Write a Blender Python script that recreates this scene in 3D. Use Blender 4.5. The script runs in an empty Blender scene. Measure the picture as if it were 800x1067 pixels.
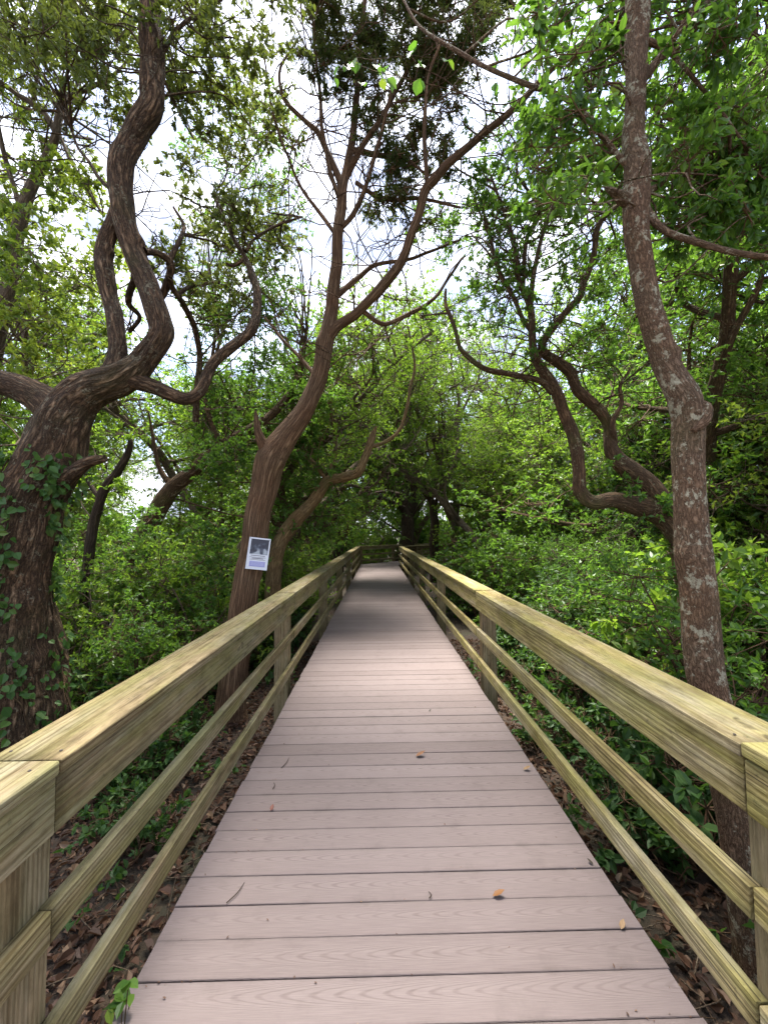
import bpy, bmesh, math, random
import numpy as np
from mathutils import Matrix, Vector

sc = bpy.context.scene
COL = sc.collection
R = np.random.default_rng(7)
random.seed(7)

# ------------------------------------------------------------------ camera
DZ = 0.55                                   # top of the decking above the ground
F, PITCH, YAW, ROLL, CH, CX = 429.4, 0.0534, 0.0161, 0.0100, 1.515, -0.077
CAMP = np.array([CX, 0.0, DZ + CH])
_c, _s = math.cos(YAW), math.sin(YAW)
_r = np.array([_c, -_s, 0.0])
_f = np.array([_s * math.cos(PITCH), _c * math.cos(PITCH), math.sin(PITCH)])
_u = np.cross(_r, _f)
_cr, _sr = math.cos(ROLL), math.sin(ROLL)
RR, UU, FF = _cr * _r - _sr * _u, _sr * _r + _cr * _u, _f
cam = bpy.data.cameras.new('camera')
camo = bpy.data.objects.new('camera', cam)
COL.objects.link(camo)
M4 = Matrix.Identity(4)
for i in range(3):
    M4[i][0], M4[i][1], M4[i][2], M4[i][3] = RR[i], UU[i], -FF[i], CAMP[i]
camo.matrix_world = M4
cam.sensor_fit = 'HORIZONTAL'; cam.sensor_width = 36.0
cam.lens = F / 800.0 * 36.0
cam.clip_start = 0.05; cam.clip_end = 1000.0
sc.camera = camo

# ------------------------------------------------------------------ light
SUN_EL, SUN_AZ = math.radians(72), math.radians(-12)     # azimuth from +Y towards +X
world = bpy.data.worlds.new("World"); sc.world = world
world.use_nodes = True
wn, wl = world.node_tree.nodes, world.node_tree.links
wn.clear()
wo = wn.new('ShaderNodeOutputWorld'); bg = wn.new('ShaderNodeBackground')
sky = wn.new('ShaderNodeTexSky'); sky.sky_type = 'NISHITA'; sky.sun_disc = False
sky.sun_elevation = SUN_EL; sky.sun_rotation = SUN_AZ
sky.air_density = 1.0; sky.dust_density = 1.5; sky.ozone_density = 1.5
tc = wn.new('ShaderNodeTexCoord'); mp = wn.new('ShaderNodeMapping')
mp.inputs['Scale'].default_value = (1.6, 1.6, 2.6)
nz = wn.new('ShaderNodeTexNoise'); nz.inputs['Scale'].default_value = 1.7
nz.inputs['Detail'].default_value = 7; nz.inputs['Roughness'].default_value = 0.55
rp = wn.new('ShaderNodeValToRGB')
rp.color_ramp.elements[0].position = 0.36; rp.color_ramp.elements[1].position = 0.58
rp.color_ramp.elements[0].color = (0.12, 0.12, 0.12, 1)
mx = wn.new('ShaderNodeMix'); mx.data_type = 'RGBA'
nz2 = wn.new('ShaderNodeTexNoise'); nz2.inputs['Scale'].default_value = 5.5; nz2.inputs['Detail'].default_value = 6
rp2 = wn.new('ShaderNodeValToRGB')
rp2.color_ramp.elements[0].position = 0.38; rp2.color_ramp.elements[0].color = (1.6, 1.8, 2.45, 1)
rp2.color_ramp.elements[1].position = 0.60; rp2.color_ramp.elements[1].color = (4.6, 4.7, 5.1, 1)
wl.new(mp.outputs[0], nz2.inputs['Vector']); wl.new(nz2.outputs['Fac'], rp2.inputs['Fac']); wl.new(rp2.outputs['Color'], mx.inputs['B'])
wl.new(tc.outputs['Generated'], mp.inputs['Vector']); wl.new(mp.outputs[0], nz.inputs['Vector'])
wl.new(nz.outputs['Fac'], rp.inputs['Fac']); wl.new(rp.outputs['Color'], mx.inputs['Factor'])
wl.new(sky.outputs['Color'], mx.inputs['A']); wl.new(mx.outputs['Result'], bg.inputs['Color'])
bg.inputs['Strength'].default_value = 0.12
wl.new(bg.outputs[0], wo.inputs['Surface'])
sun = bpy.data.lights.new('sun', 'SUN'); sun.energy = 4.3; sun.angle = math.radians(24)
sun.color = (1.0, 0.96, 0.88)
suno = bpy.data.objects.new('sun', sun); COL.objects.link(suno)
_d = Vector((math.sin(SUN_AZ) * math.cos(SUN_EL), math.cos(SUN_AZ) * math.cos(SUN_EL), math.sin(SUN_EL)))
suno.rotation_euler = _d.to_track_quat('Z', 'Y').to_euler()
sc.view_settings.view_transform = 'Standard'; sc.view_settings.look = 'None'
sc.view_settings.gamma = 1.0; sc.view_settings.use_curve_mapping = False
sc.view_settings.exposure = 2.28
sc.render.engine = 'CYCLES'
sc.cycles.use_denoising = True
sc.cycles.max_bounces = 9; sc.cycles.diffuse_bounces = 5; sc.cycles.glossy_bounces = 2
sc.cycles.transmission_bounces = 5; sc.cycles.transparent_max_bounces = 4
sc.cycles.sample_clamp_indirect = 6.0

# ------------------------------------------------------------------ helpers
def W(px, py, y):
    """the place seen at a point of the photograph, at ground distance y"""
    a, b = px - 400.0, py - 533.5
    d = FF * F + RR * a - UU * b
    return CAMP + d * (y / d[1])

def PX(p):
    d = np.asarray(p) - CAMP
    z = d @ FF
    return 400 + F * (d @ RR) / z, 533.5 - F * (d @ UU) / z

def new_obj(name, mesh, parent=None):
    o = bpy.data.objects.new(name, mesh); COL.objects.link(o)
    if parent is not None: o.parent = parent
    return o

def thing(name, label, cat, loc=(0, 0, 0), rz=0.0, group=None):
    o = bpy.data.objects.new(name, None); COL.objects.link(o)
    o.location = loc; o.rotation_euler = (0, 0, rz)
    o.empty_display_size = 0.1
    o['label'] = label; o['category'] = cat
    if group: o['group'] = group
    return o

def tag(o, label, cat, group=None):
    o['label'] = label; o['category'] = cat
    if group: o['group'] = group
    return o

def copy_thing(root, loc, rz, scale, label, group=None):
    r = root.copy(); COL.objects.link(r)
    r.location = loc; r.rotation_euler = (0, 0, rz); r.scale = scale
    r['label'] = label
    if group: r['group'] = group
    for ch in root.children:
        c = ch.copy(); COL.objects.link(c); c.parent = r
    return r

def unit(a):
    return a / np.maximum(np.linalg.norm(a, axis=-1, keepdims=True), 1e-9)

class MB:
    """collects vertices, faces, a vector attribute and a material slot per face"""
    def __init__(s):
        s.v, s.a, s.f, s.n = [], [], [], 0
    def add(s, v, faces, att=None, slot=0, smooth=False):
        v = np.asarray(v, float).reshape(-1, 3)
        faces = np.asarray(faces, int)
        s.v.append(v)
        s.a.append(np.zeros_like(v) if att is None else np.asarray(att, float).reshape(-1, 3))
        s.f.append((faces + s.n, slot, smooth)); s.n += len(v)
    def build(s, name, mats, parent=None, attname='co', origin=None):
        V = np.concatenate(s.v); A = np.concatenate(s.a)
        if origin is not None: V = V - np.asarray(origin)
        me = bpy.data.meshes.new(name)
        me.vertices.add(len(V)); me.vertices.foreach_set('co', V.astype(np.float32).ravel())
        loops = np.concatenate([f.ravel() for f, _, _ in s.f])
        tot = np.concatenate([np.full(len(f), f.shape[1]) for f, _, _ in s.f])
        start = np.concatenate([[0], np.cumsum(tot)[:-1]])
        me.loops.add(len(loops)); me.loops.foreach_set('vertex_index', loops.astype(np.int32))
        me.polygons.add(len(tot)); me.polygons.foreach_set('loop_start', start.astype(np.int32))
        me.polygons.foreach_set('loop_total', tot.astype(np.int32))
        me.polygons.foreach_set('material_index', np.concatenate([np.full(len(f), k) for f, k, _ in s.f]).astype(np.int32))
        me.polygons.foreach_set('use_smooth', np.concatenate([np.full(len(f), m) for f, _, m in s.f]).astype(bool))
        at = me.attributes.new(attname, 'FLOAT_VECTOR', 'POINT')
        at.data.foreach_set('vector', A.astype(np.float32).ravel())
        me.update(); me.validate()
        for m in (mats if isinstance(mats, (list, tuple)) else [mats]): me.materials.append(m)
        return new_obj(name, me, parent)

_T = R.random((64, 64, 64)).astype(np.float32)
def vnoise(p):
    """smooth value noise, 0..1"""
    p = np.asarray(p, float); i = np.floor(p).astype(int); f = p - i
    f = f * f * (3 - 2 * f); o = 0
    for dx in (0, 1):
        for dy in (0, 1):
            for dz in (0, 1):
                w = (f[..., 0] if dx else 1 - f[..., 0]) * (f[..., 1] if dy else 1 - f[..., 1]) * (f[..., 2] if dz else 1 - f[..., 2])
                o = o + w * _T[(i[..., 0] + dx) & 63, (i[..., 1] + dy) & 63, (i[..., 2] + dz) & 63]
    return o

def smooth_path(P, r, step):
    """Catmull-Rom through P (n,3) and radii r"""
    P = np.asarray(P, float); r = np.asarray(r, float)
    Q = np.vstack([2 * P[0] - P[1], P, 2 * P[-1] - P[-2]])
    oP, orr = [], []
    for i in range(len(P) - 1):
        p0, p1, p2, p3 = Q[i:i + 4]
        n = max(2, int(np.linalg.norm(p2 - p1) / step) + 1)
        t = np.arange(n)[:, None] / n
        oP.append(0.5 * (2 * p1 + (p2 - p0) * t + (2 * p0 - 5 * p1 + 4 * p2 - p3) * t ** 2 + (3 * p1 - p0 - 3 * p2 + p3) * t ** 3))
        orr.append(r[i] + (r[i + 1] - r[i]) * t[:, 0])
    oP.append(P[-1:]); orr.append(r[-1:])
    return np.vstack(oP), np.concatenate(orr)

def tube(mb, P, r, sides=10, step=0.1, lump=0.0, lumpf=6.0, wob=0.0, slot=0, raw=False, knots=0, ridge=0.0):
    if not raw: P, r = smooth_path(P, r, step)
    n = len(P)
    if wob:
        k = R.random(3) * 50
        s = np.arange(n)[:, None] * step * 3.0
        P = P + wob * (np.stack([vnoise(np.hstack([s + k[j], s * 0 + j * 7.3, s * 0])) for j in range(3)], 1) - 0.5) * np.minimum(1, np.arange(n) / 4)[:, None]
    T = unit(np.gradient(P, axis=0))
    ref = np.array([1.0, 0, 0]) if abs(T[0][0]) < 0.9 else np.array([0, 1.0, 0])
    U = np.zeros_like(P); u = unit(np.cross(T[0], ref))
    for i in range(n):
        u = unit(u - T[i] * (u @ T[i])); U[i] = u
    V = np.cross(T, U)
    th = np.arange(sides) * 2 * math.pi / sides
    c, s_ = np.cos(th), np.sin(th)
    rad = np.repeat(r[:, None], sides, 1)
    L = np.concatenate([[0], np.cumsum(np.linalg.norm(np.diff(P, axis=0), axis=1))])
    off = R.random(3) * 40
    if lump:
        q = np.stack([c[None] * r[:, None] * lumpf + off[0], s_[None] * r[:, None] * lumpf + off[1], np.repeat(L[:, None] * lumpf * 0.5, sides, 1) + off[2]], -1)
        rad = rad * (1 + lump * 2 * (vnoise(q) - 0.5) + lump * (vnoise(q * 2.7) - 0.5))
    for _ in range(knots):
        l0, t0, a0 = R.uniform(0, L[-1]), R.uniform(0, 6.283), R.uniform(.10, .30)
        w = R.uniform(.5, 1.1) * np.interp(l0, L, r)
        dt = np.abs((th[None] - t0 + math.pi) % (2 * math.pi) - math.pi)
        rad = rad * (1 + a0 * np.exp(-((L[:, None] - l0) / w) ** 2 - (dt / .75) ** 2))
    if ridge:
        q = np.stack([c[None] * r[:, None] * 17 + off[0], s_[None] * r[:, None] * 17 + off[1], np.repeat(L[:, None] * 2.6, sides, 1) + off[2]], -1)
        q[..., 2] += vnoise(q * .6) * .8
        rad = rad + ridge * (np.minimum(1, np.abs(vnoise(q) - .5) * 5) - .6)
    v = P[:, None] + rad[..., None] * (c[None, :, None] * U[:, None] + s_[None, :, None] * V[:, None])
    att = np.stack([np.repeat(c[None], n, 0) * r[:, None] + off[0], np.repeat(s_[None], n, 0) * r[:, None] + off[1], np.repeat(L[:, None], sides, 1) + off[2]], -1)
    i, j = np.meshgrid(np.arange(n - 1), np.arange(sides), indexing='ij')
    j2 = (j + 1) % sides
    f = np.stack([i * sides + j, i * sides + j2, (i + 1) * sides + j2, (i + 1) * sides + j], -1).reshape(-1, 4)
    mb.add(v, f, att, slot, True)
    k = (n - 1) * sides                       # closed tip
    tri = np.array([[k, k + a, k + a + 1] for a in range(1, sides - 1)])
    mb.add(v[-1], tri - k, att[-1], slot, False)
    return P, r, v.reshape(-1, 3), unit(v - P[:, None]).reshape(-1, 3)

def thin_twigs(mb, A, B, C, r0, r1, slot=1):
    """many three-sided quadratic twigs at once"""
    n = len(A)
    if n == 0: return
    t = np.array([0, 0.5, 1.0])[None, :, None]
    P = (1 - t) ** 2 * A[:, None] + 2 * t * (1 - t) * B[:, None] + t ** 2 * C[:, None]
    D = unit(C - A); u = unit(np.cross(D, np.array([0.3, 0.5, 0.81]))); v = np.cross(D, u)
    th = np.array([0, 2.094, 4.189]); rr = np.stack([r0, (r0 + r1) / 2, r1], 1)
    ring = np.cos(th)[None, None, :, None] * u[:, None, None] + np.sin(th)[None, None, :, None] * v[:, None, None]
    X = P[:, :, None] + rr[:, :, None, None] * ring
    f = []
    for s in (0, 1):
        for a in range(3):
            b = (a + 1) % 3
            f.append([s * 3 + a, s * 3 + b, s * 3 + 3 + b, s * 3 + 3 + a])
    f = np.array(f)[None] + (np.arange(n) * 9)[:, None, None]
    att = np.repeat(X.reshape(-1, 3), 1, 0) * 1.0
    mb.add(X.reshape(-1, 3), f.reshape(-1, 4), att, slot, True)

def leaves(mb, base, D, N, ln, wd, lv, slot=0, fine=False, fold=0.18, curl=0.12):
    n = len(base)
    if n == 0: return
    D = unit(D); S = unit(np.cross(D, N)); N = np.cross(S, D)
    ln = ln[:, None]; wd = wd[:, None] * 0.5
    up = N * wd * fold * 2
    tip = base + D * ln - N * ln * curl
    if fine:
        X = np.stack([base, base + D * ln * .28 + S * wd * .86 + up * .8, base + D * ln * .64 + S * wd * .82 + up * .7 - N * ln * curl * .35, tip,
                      base + D * ln * .64 - S * wd * .82 + up * .7 - N * ln * curl * .35, base + D * ln * .28 - S * wd * .86 + up * .8], 1)
        k = 6; f = np.array([[0, 1, 2, 3], [0, 3, 4, 5]])
    else:
        X = np.stack([base, base + D * ln * .45 + S * wd + up, tip, base + D * ln * .45 - S * wd + up], 1)
        k = 4; f = np.array([[0, 1, 2], [0, 2, 3]])
    f = f[None] + (np.arange(n) * k)[:, None, None]
    mb.add(X.reshape(-1, 3), f.reshape(-1, f.shape[-1]), np.repeat(lv, k, 0), slot, False)

def rdir(n, zb=0.0):
    d = R.normal(size=(n, 3)); d[:, 2] += zb
    return unit(d)

def clump(mb, c, rad, n, ls, fine=False, up=1.1, flat=0.75, tone=None, aspect=0.5, sub=6, tw=0.0022, droop=0.0, per=11, tfrac=0.55):
    """a leafy spray: sub-branches from c, twigs from those, leaves along the twigs"""
    c = np.asarray(c, float)
    sq = np.array([1, 1, flat])
    e = c + rdir(sub, 0.25) * rad * sq * R.uniform(.5, .8, (sub, 1))
    m = (c + e) / 2 + R.normal(size=(sub, 3)) * rad * 0.1
    thin_twigs(mb, np.repeat(c[None], sub, 0), m, e, np.full(sub, tw * 2.4), np.full(sub, tw))
    nt = max(3, int(n / per))
    k = R.integers(0, sub, nt); t = R.uniform(.2, 1, (nt, 1))
    A = (1 - t) ** 2 * c + 2 * t * (1 - t) * m[k] + t ** 2 * e[k]
    d = unit(unit(e[k] - c) * .6 + rdir(nt, .15) * 1.0)
    d[:, 2] -= droop
    L = rad * tfrac * R.uniform(.5, 1.25, (nt, 1))
    C = A + d * L * sq; B = (A + C) / 2 + R.normal(size=(nt, 3)) * rad * .06
    thin_twigs(mb, A, B, C, np.full(nt, tw), np.full(nt, tw * .5))
    q = R.integers(0, nt, n); t = R.uniform(.25, 1.0, (n, 1)) ** .8
    P = (1 - t) ** 2 * A[q] + 2 * t * (1 - t) * B[q] + t ** 2 * C[q]
    out = unit(unit(C - A)[q] * .55 + rdir(n) * .9)
    out[:, 2] -= droop * 1.2
    N = rdir(n) + np.array([0, 0, up])
    l = ls * R.uniform(.6, 1.3, n)
    tone = R.random() if tone is None else tone
    lv = np.stack([R.random(n), np.full(n, tone) + R.normal(size=n) * .05 + (R.random(nt)[q] - .5) * .35, R.random(n)], 1)
    leaves(mb, P, out, N, l, l * aspect * R.uniform(.8, 1.2, n), lv, 0, fine)

# ------------------------------------------------------------------ materials
def mat(name):
    m = bpy.data.materials.new(name); m.use_nodes = True
    nt = m.node_tree; nt.nodes.clear()
    out = nt.nodes.new('ShaderNodeOutputMaterial')
    return m, nt, out

class G:
    """small node-graph helper"""
    def __init__(s, nt): s.nt = nt
    def n(s, typ, ins=None, **props):
        x = s.nt.nodes.new(typ)
        for k, v in props.items(): setattr(x, k, v)
        for k, v in (ins or {}).items():
            if isinstance(v, bpy.types.NodeSocket): s.nt.links.new(v, x.inputs[k])
            else: x.inputs[k].default_value = v
        return x
    def math(s, op, a, b=0.0, c=0.0, clamp=False):
        x = s.n('ShaderNodeMath', {0: a, 1: b, 2: c}, operation=op); x.use_clamp = clamp
        return x.outputs[0]
    def ramp(s, fac, stops):
        x = s.n('ShaderNodeValToRGB', {'Fac': fac}); e = x.color_ramp.elements
        while len(e) < len(stops): e.new(.5)
        for k, (p, c) in enumerate(stops):
            e[k].position = p; e[k].color = (*c, 1) if len(c) == 3 else c
        return x.outputs['Color']
    def mix(s, f, a, b, blend='MIX'):
        x = s.n('ShaderNodeMix', data_type='RGBA', blend_type=blend)
        for k, v in (('Factor', f), ('A', a), ('B', b)):
            i = [q for q in x.inputs if q.name == k and (q.type == 'RGBA' or k == 'Factor' and q.type == 'VALUE')][0]
            if isinstance(v, bpy.types.NodeSocket): s.nt.links.new(v, i)
            else: i.default_value = v if not isinstance(v, tuple) or len(v) == 4 else (*v, 1)
        return [q for q in x.outputs if q.type == 'RGBA'][0]
    def noise(s, vec, scale, detail=3, rough=.5, dist=0.0):
        return s.n('ShaderNodeTexNoise', {'Vector': vec, 'Scale': scale, 'Detail': detail, 'Roughness': rough, 'Distortion': dist}).outputs['Fac']
    def map(s, vec, scale=(1, 1, 1), loc=(0, 0, 0)):
        return s.n('ShaderNodeMapping', {'Vector': vec, 'Scale': scale, 'Location': loc}).outputs[0]

def g3(v): return (v, v, v)

def leaf_mat(name, stops, trans, tf=0.4, rough=.45, spec=.4):
    m, nt, out = mat(name); g = G(nt)
    a = g.n('ShaderNodeAttribute', attribute_name='lv').outputs['Vector']
    sp = g.n('ShaderNodeSeparateXYZ', {0: a})
    f = g.math('ADD', g.math('MULTIPLY', sp.outputs[0], .45), g.math('MULTIPLY', sp.outputs[1], .55), clamp=True)
    c = g.ramp(f, stops)
    p = g.n('ShaderNodeBsdfPrincipled', {'Base Color': c, 'Roughness': rough, 'Specular IOR Level': spec})
    tcol = g.mix(.6, c, trans)
    t = g.n('ShaderNodeBsdfTranslucent', {'Color': tcol})
    nt.links.new(g.n('ShaderNodeMixShader', {0: tf, 1: p.outputs[0], 2: t.outputs[0]}).outputs[0], out.inputs[0])
    return m

LM = {
 'vine': leaf_mat('leaf_vine', [(0, (.03, .085, .012)), (.6, (.06, .14, .018)), (.9, (.12, .19, .025)), (1, (.32, .26, .03))], (.18, .38, .03), .5),
 'mid': leaf_mat('leaf_mid_green', [(0, (.020, .055, .011)), (.5, (.052, .118, .017)), (.85, (.105, .185, .025)), (1, (.17, .22, .03))], (.22, .42, .035), .45),
 'light': leaf_mat('leaf_light_green', [(0, (.032, .085, .012)), (.5, (.088, .17, .02)), (.85, (.16, .24, .028)), (1, (.24, .27, .035))], (.31, .49, .035), .48),
 'yellow': leaf_mat('leaf_yellow_green', [(0, (.05, .10, .014)), (.55, (.10, .175, .022)), (.9, (.19, .23, .03)), (1, (.28, .25, .035))], (.36, .46, .04), .45),
 'dark': leaf_mat('leaf_dark_green', [(0, (.018, .045, .011)), (.5, (.036, .085, .019)), (1, (.075, .13, .026))], (.12, .25, .025), .34, .55, .28),
 'cedar': leaf_mat('leaf_cedar', [(0, (.02, .035, .010)), (.5, (.042, .06, .016)), (1, (.10, .085, .022))], (.14, .18, .025), .4, .6, .2),
 'olive': leaf_mat('leaf_oak_olive', [(0, (.035, .05, .014)), (.5, (.065, .095, .02)), (.85, (.12, .15, .028)), (1, (.2, .17, .04))], (.26, .32, .04), .4),
 'ivy': leaf_mat('leaf_ivy', [(0, (.025, .07, .014)), (.5, (.055, .12, .025)), (1, (.14, .19, .04))], (.14, .28, .03), .3, .5, .3),
 'dead': leaf_mat('leaf_dead', [(0, (.03, .014, .009)), (.4, (.07, .036, .022)), (.7, (.12, .064, .038)), (.88, (.19, .125, .075)), (1, (.27, .2, .13))], (.25, .12, .05), .15, .6, .3),
}

def bark_mat(name, cols, scale=22.0, stretch=.16, lichen=None, lich_amt=.5, bump=.9, moss=0.0, red=None):
    m, nt, out = mat(name); g = G(nt)
    co = g.n('ShaderNodeAttribute', attribute_name='co').outputs['Vector']
    v = g.map(co, (1, 1, stretch))
    n1 = g.noise(v, scale, 4, .6, .3)
    ridge = g.math('MULTIPLY', g.math('ABSOLUTE', g.math('SUBTRACT', n1, .5)), 5.0, clamp=True)
    n2 = g.noise(co, scale * 3, 4, .65)
    n3 = g.noise(co, 3.0, 3, .5)
    f = g.math('ADD', g.math('MULTIPLY', ridge, .62), g.math('MULTIPLY', n2, .4), clamp=True)
    c = g.ramp(f, [(.12, cols[0]), (.5, cols[1]), (.95, cols[2])])
    c = g.mix(g.math('MULTIPLY', g.math('SUBTRACT', n3, .35), 1.2, clamp=True), c, g.mix(1.0, c, (1.25, .92, .75), 'MULTIPLY'))
    if moss:
        mk = g.ramp(g.noise(co, 2.2, 5, .65), [(.52, g3(0)), (.66, g3(1))])
        c = g.mix(g.math('MULTIPLY', mk, moss), c, (.085, .11, .035))
    if lichen:
        lw = g.math('ADD', g.math('MULTIPLY', g.noise(g.map(co, (1, 1, .8), (3, 1, 7)), 9.0, 7, .7, .3), .55), g.math('MULTIPLY', g.noise(co, 38.0, 5, .7), .45))
        mk = g.ramp(lw, [(.57 - .1 * lich_amt, g3(0)), (.615 - .1 * lich_amt, g3(1))])
        tone = g.mix(g.noise(co, 45, 3), g.mix(1.0, lichen, g3(.65), 'MULTIPLY'), lichen)
        c = g.mix(g.math('MULTIPLY', mk, .85), c, tone)
    c = g.mix(1.0, c, (1.10, 1.0, .84), 'MULTIPLY')
    h = g.math('ADD', g.math('MULTIPLY', ridge, 1.0), g.math('MULTIPLY', n2, .45))
    b = g.n('ShaderNodeBump', {'Height': h, 'Strength': min(1.0, bump), 'Distance': .02 * max(1.0, bump)})
    p = g.n('ShaderNodeBsdfPrincipled', {'Base Color': c, 'Roughness': .88, 'Specular IOR Level': .2, 'Normal': b.outputs[0]})
    nt.links.new(p.outputs[0], out.inputs[0])
    return m

BK = {
 'oak': bark_mat('bark_furrowed_oak', [(.016, .011, .008), (.105, .073, .05), (.33, .245, .175)], 27, .2, (.24, .23, .18), .15, bump=1.6, moss=.15),
 'cedar': bark_mat('bark_red_cedar', [(.050, .031, .021), (.185, .125, .084), (.34, .25, .18)], 44, .05, bump=1.0),
 'lichen': bark_mat('bark_lichen', [(.055, .037, .026), (.21, .147, .105), (.36, .275, .21)], 62, .3, (.60, .60, .50), .34, bump=1.0, moss=.2),
 'brown': bark_mat('bark_brown', [(.03, .02, .013), (.10, .068, .044), (.19, .135, .09)], 35, .2, (.30, .30, .21), .05, bump=.9, moss=.35),
 'tan': bark_mat('bark_tan', [(.07, .05, .03), (.18, .135, .078), (.30, .235, .145)], 30, .15, bump=.6, moss=.35),
 'dark': bark_mat('bark_dark', [(.016, .013, .010), (.045, .034, .026), (.09, .072, .056)], 24, .15, bump=.8),
 'grey': bark_mat('bark_grey', [(.05, .04, .033), (.12, .102, .082), (.22, .195, .16)], 30, .2, bump=.6),
}

def rail_mat(name, base, weather, green, gamt, dark=.55):
    m, nt, out = mat(name); g = G(nt)
    oc = g.n('ShaderNodeTexCoord').outputs['Object']
    rnd = g.n('ShaderNodeObjectInfo').outputs['Random']
    off = g.n('ShaderNodeCombineXYZ', {0: g.math('MULTIPLY', rnd, 37.0), 1: g.math('MULTIPLY', g.math('SUBTRACT', rnd, .5), .09), 2: g.math('MULTIPLY', rnd, .05)})
    co = g.n('ShaderNodeVectorMath', {0: oc, 1: off.outputs[0]}, operation='ADD').outputs[0]
    low = g.noise(g.map(co, (1.1, 9, 9)), 1.0, 4, .6)
    mv = g.map(co, (.06, 1, 1), (0, .085, .062))
    wv = g.n('ShaderNodeTexWave', {'Vector': mv, 'Scale': 21.0, 'Distortion': 3.6, 'Detail': 3.0, 'Detail Scale': 5.0, 'Detail Roughness': .6},
             wave_type='RINGS', rings_direction='X').outputs['Fac']
    fib = g.noise(g.map(co, (9, 170, 170)), 1.0, 4, .65)
    fib2 = g.noise(g.map(co, (3.2, 46, 46)), 1.0, 5, .65)
    c = g.ramp(fib2, [(.28, tuple(x * .5 for x in base)), (.52, base), (.80, tuple(min(1, x * 1.35) for x in base))])
    c = g.mix(g.math('MULTIPLY', g.ramp(low, [(.45, g3(0)), (.66, g3(1))]), .7), c, weather)
    gm = g.noise(g.map(co, (1.6, 6, 6), (5, 2, 1)), 1.3, 6, .65)
    c = g.mix(g.math('MULTIPLY', g.ramp(gm, [(.38, g3(0)), (.62, g3(1))]), gamt), c, green)
    ln = g.ramp(wv, [(0.0, g3(1)), (.3, g3(.3)), (1, g3(0))])
    fade = g.ramp(g.noise(g.map(co, (1.0, 7, 7), (2, 8, 3)), 1.0, 3), [(.35, g3(.15)), (.65, g3(1))])
    c = g.mix(g.math('MULTIPLY', g.math('MULTIPLY', ln, fade), dark), c, g.mix(1.0, c, (.42, .36, .30), 'MULTIPLY'))
    c = g.mix(g.math('MULTIPLY', g.ramp(fib, [(.55, g3(0)), (.72, g3(1))]), .55), c, g.mix(1.0, c, g3(.42), 'MULTIPLY'))
    bl = g.noise(g.map(co, (2.2, 8, 8), (1, 4, 9)), 1.0, 6, .7)      # grey-black grime
    c = g.mix(g.math('MULTIPLY', g.ramp(bl, [(.50, g3(0)), (.70, g3(1))]), .6), c, g.mix(1.0, c, (.40, .38, .36), 'MULTIPLY'))
    mo = g.noise(g.map(co, (6.5, 15, 15), (4, 7, 2)), 1.0, 7, .75)     # blotchy weathering
    c = g.mix(g.math('MULTIPLY', g.ramp(mo, [(.36, g3(1)), (.50, g3(0))]), .55), c, g.mix(1.0, c, (.50, .46, .42), 'MULTIPLY'))
    c = g.mix(g.math('MULTIPLY', g.ramp(mo, [(.54, g3(0)), (.70, g3(1))]), .55), c, g.mix(1.0, c, (1.5, 1.48, 1.5), 'MULTIPLY'))
    ck = g.noise(g.map(co, (.9, 75, 75), (8, 1, 5)), 1.0, 2, .5)     # drying checks along the grain
    c = g.mix(g.ramp(ck, [(.68, g3(0)), (.71, g3(.85))]), c, (.035, .027, .018))
    st = g.noise(co, 24.0, 6, .75)                      # specks
    c = g.mix(g.math('MULTIPLY', g.ramp(st, [(.60, g3(0)), (.70, g3(1))]), .6), c, (.05, .045, .028))
    kn = g.n('ShaderNodeTexVoronoi', {'Vector': g.n('ShaderNodeVectorMath', {0: g.map(co, (1.1, 6.5, 6.5)), 1: g.n('ShaderNodeTexNoise', {'Vector': co, 'Scale': 9.0}).outputs['Color']}, operation='ADD').outputs[0], 'Scale': 1.0}).outputs['Distance']
    c = g.mix(g.math('MULTIPLY', g.ramp(kn, [(.03, g3(1)), (.09, g3(0))]), .7), c, (.05, .034, .02))
    ox = g.n('ShaderNodeSeparateXYZ', {0: oc}).outputs[0]            # board ends gone dark with damp
    en = g.math('ADD', g.math('MULTIPLY', ox, 14.0), g.math('MULTIPLY', g.math('SUBTRACT', st, .5), 1.6))
    c = g.mix(g.math('MULTIPLY', g.ramp(en, [(.0, g3(1)), (.75, g3(0))]), .65), c, g.mix(1.0, c, (.33, .31, .28), 'MULTIPLY'))
    h = g.math('ADD', g.math('MULTIPLY', wv, .6), g.math('ADD', g.math('MULTIPLY', fib, .35), g.math('MULTIPLY', fib2, .5)))
    b = g.n('ShaderNodeBump', {'Height': h, 'Strength': .75, 'Distance': .005})
    p = g.n('ShaderNodeBsdfPrincipled', {'Base Color': c, 'Roughness': .92, 'Specular IOR Level': .12, 'Normal': b.outputs[0]})
    nt.links.new(p.outputs[0], out.inputs[0])
    return m

RM_L = rail_mat('rail_timber_brownish', (.225, .172, .095), (.28, .255, .185), (.175, .17, .052), .6, .85)
RM_R = rail_mat('rail_timber_yellowish', (.28, .218, .105), (.36, .32, .22), (.235, .215, .05), .65, .7)
RM_P = rail_mat('post_timber', (.23, .165, .09), (.27, .23, .15), (.16, .15, .065), .5, .7)

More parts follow.
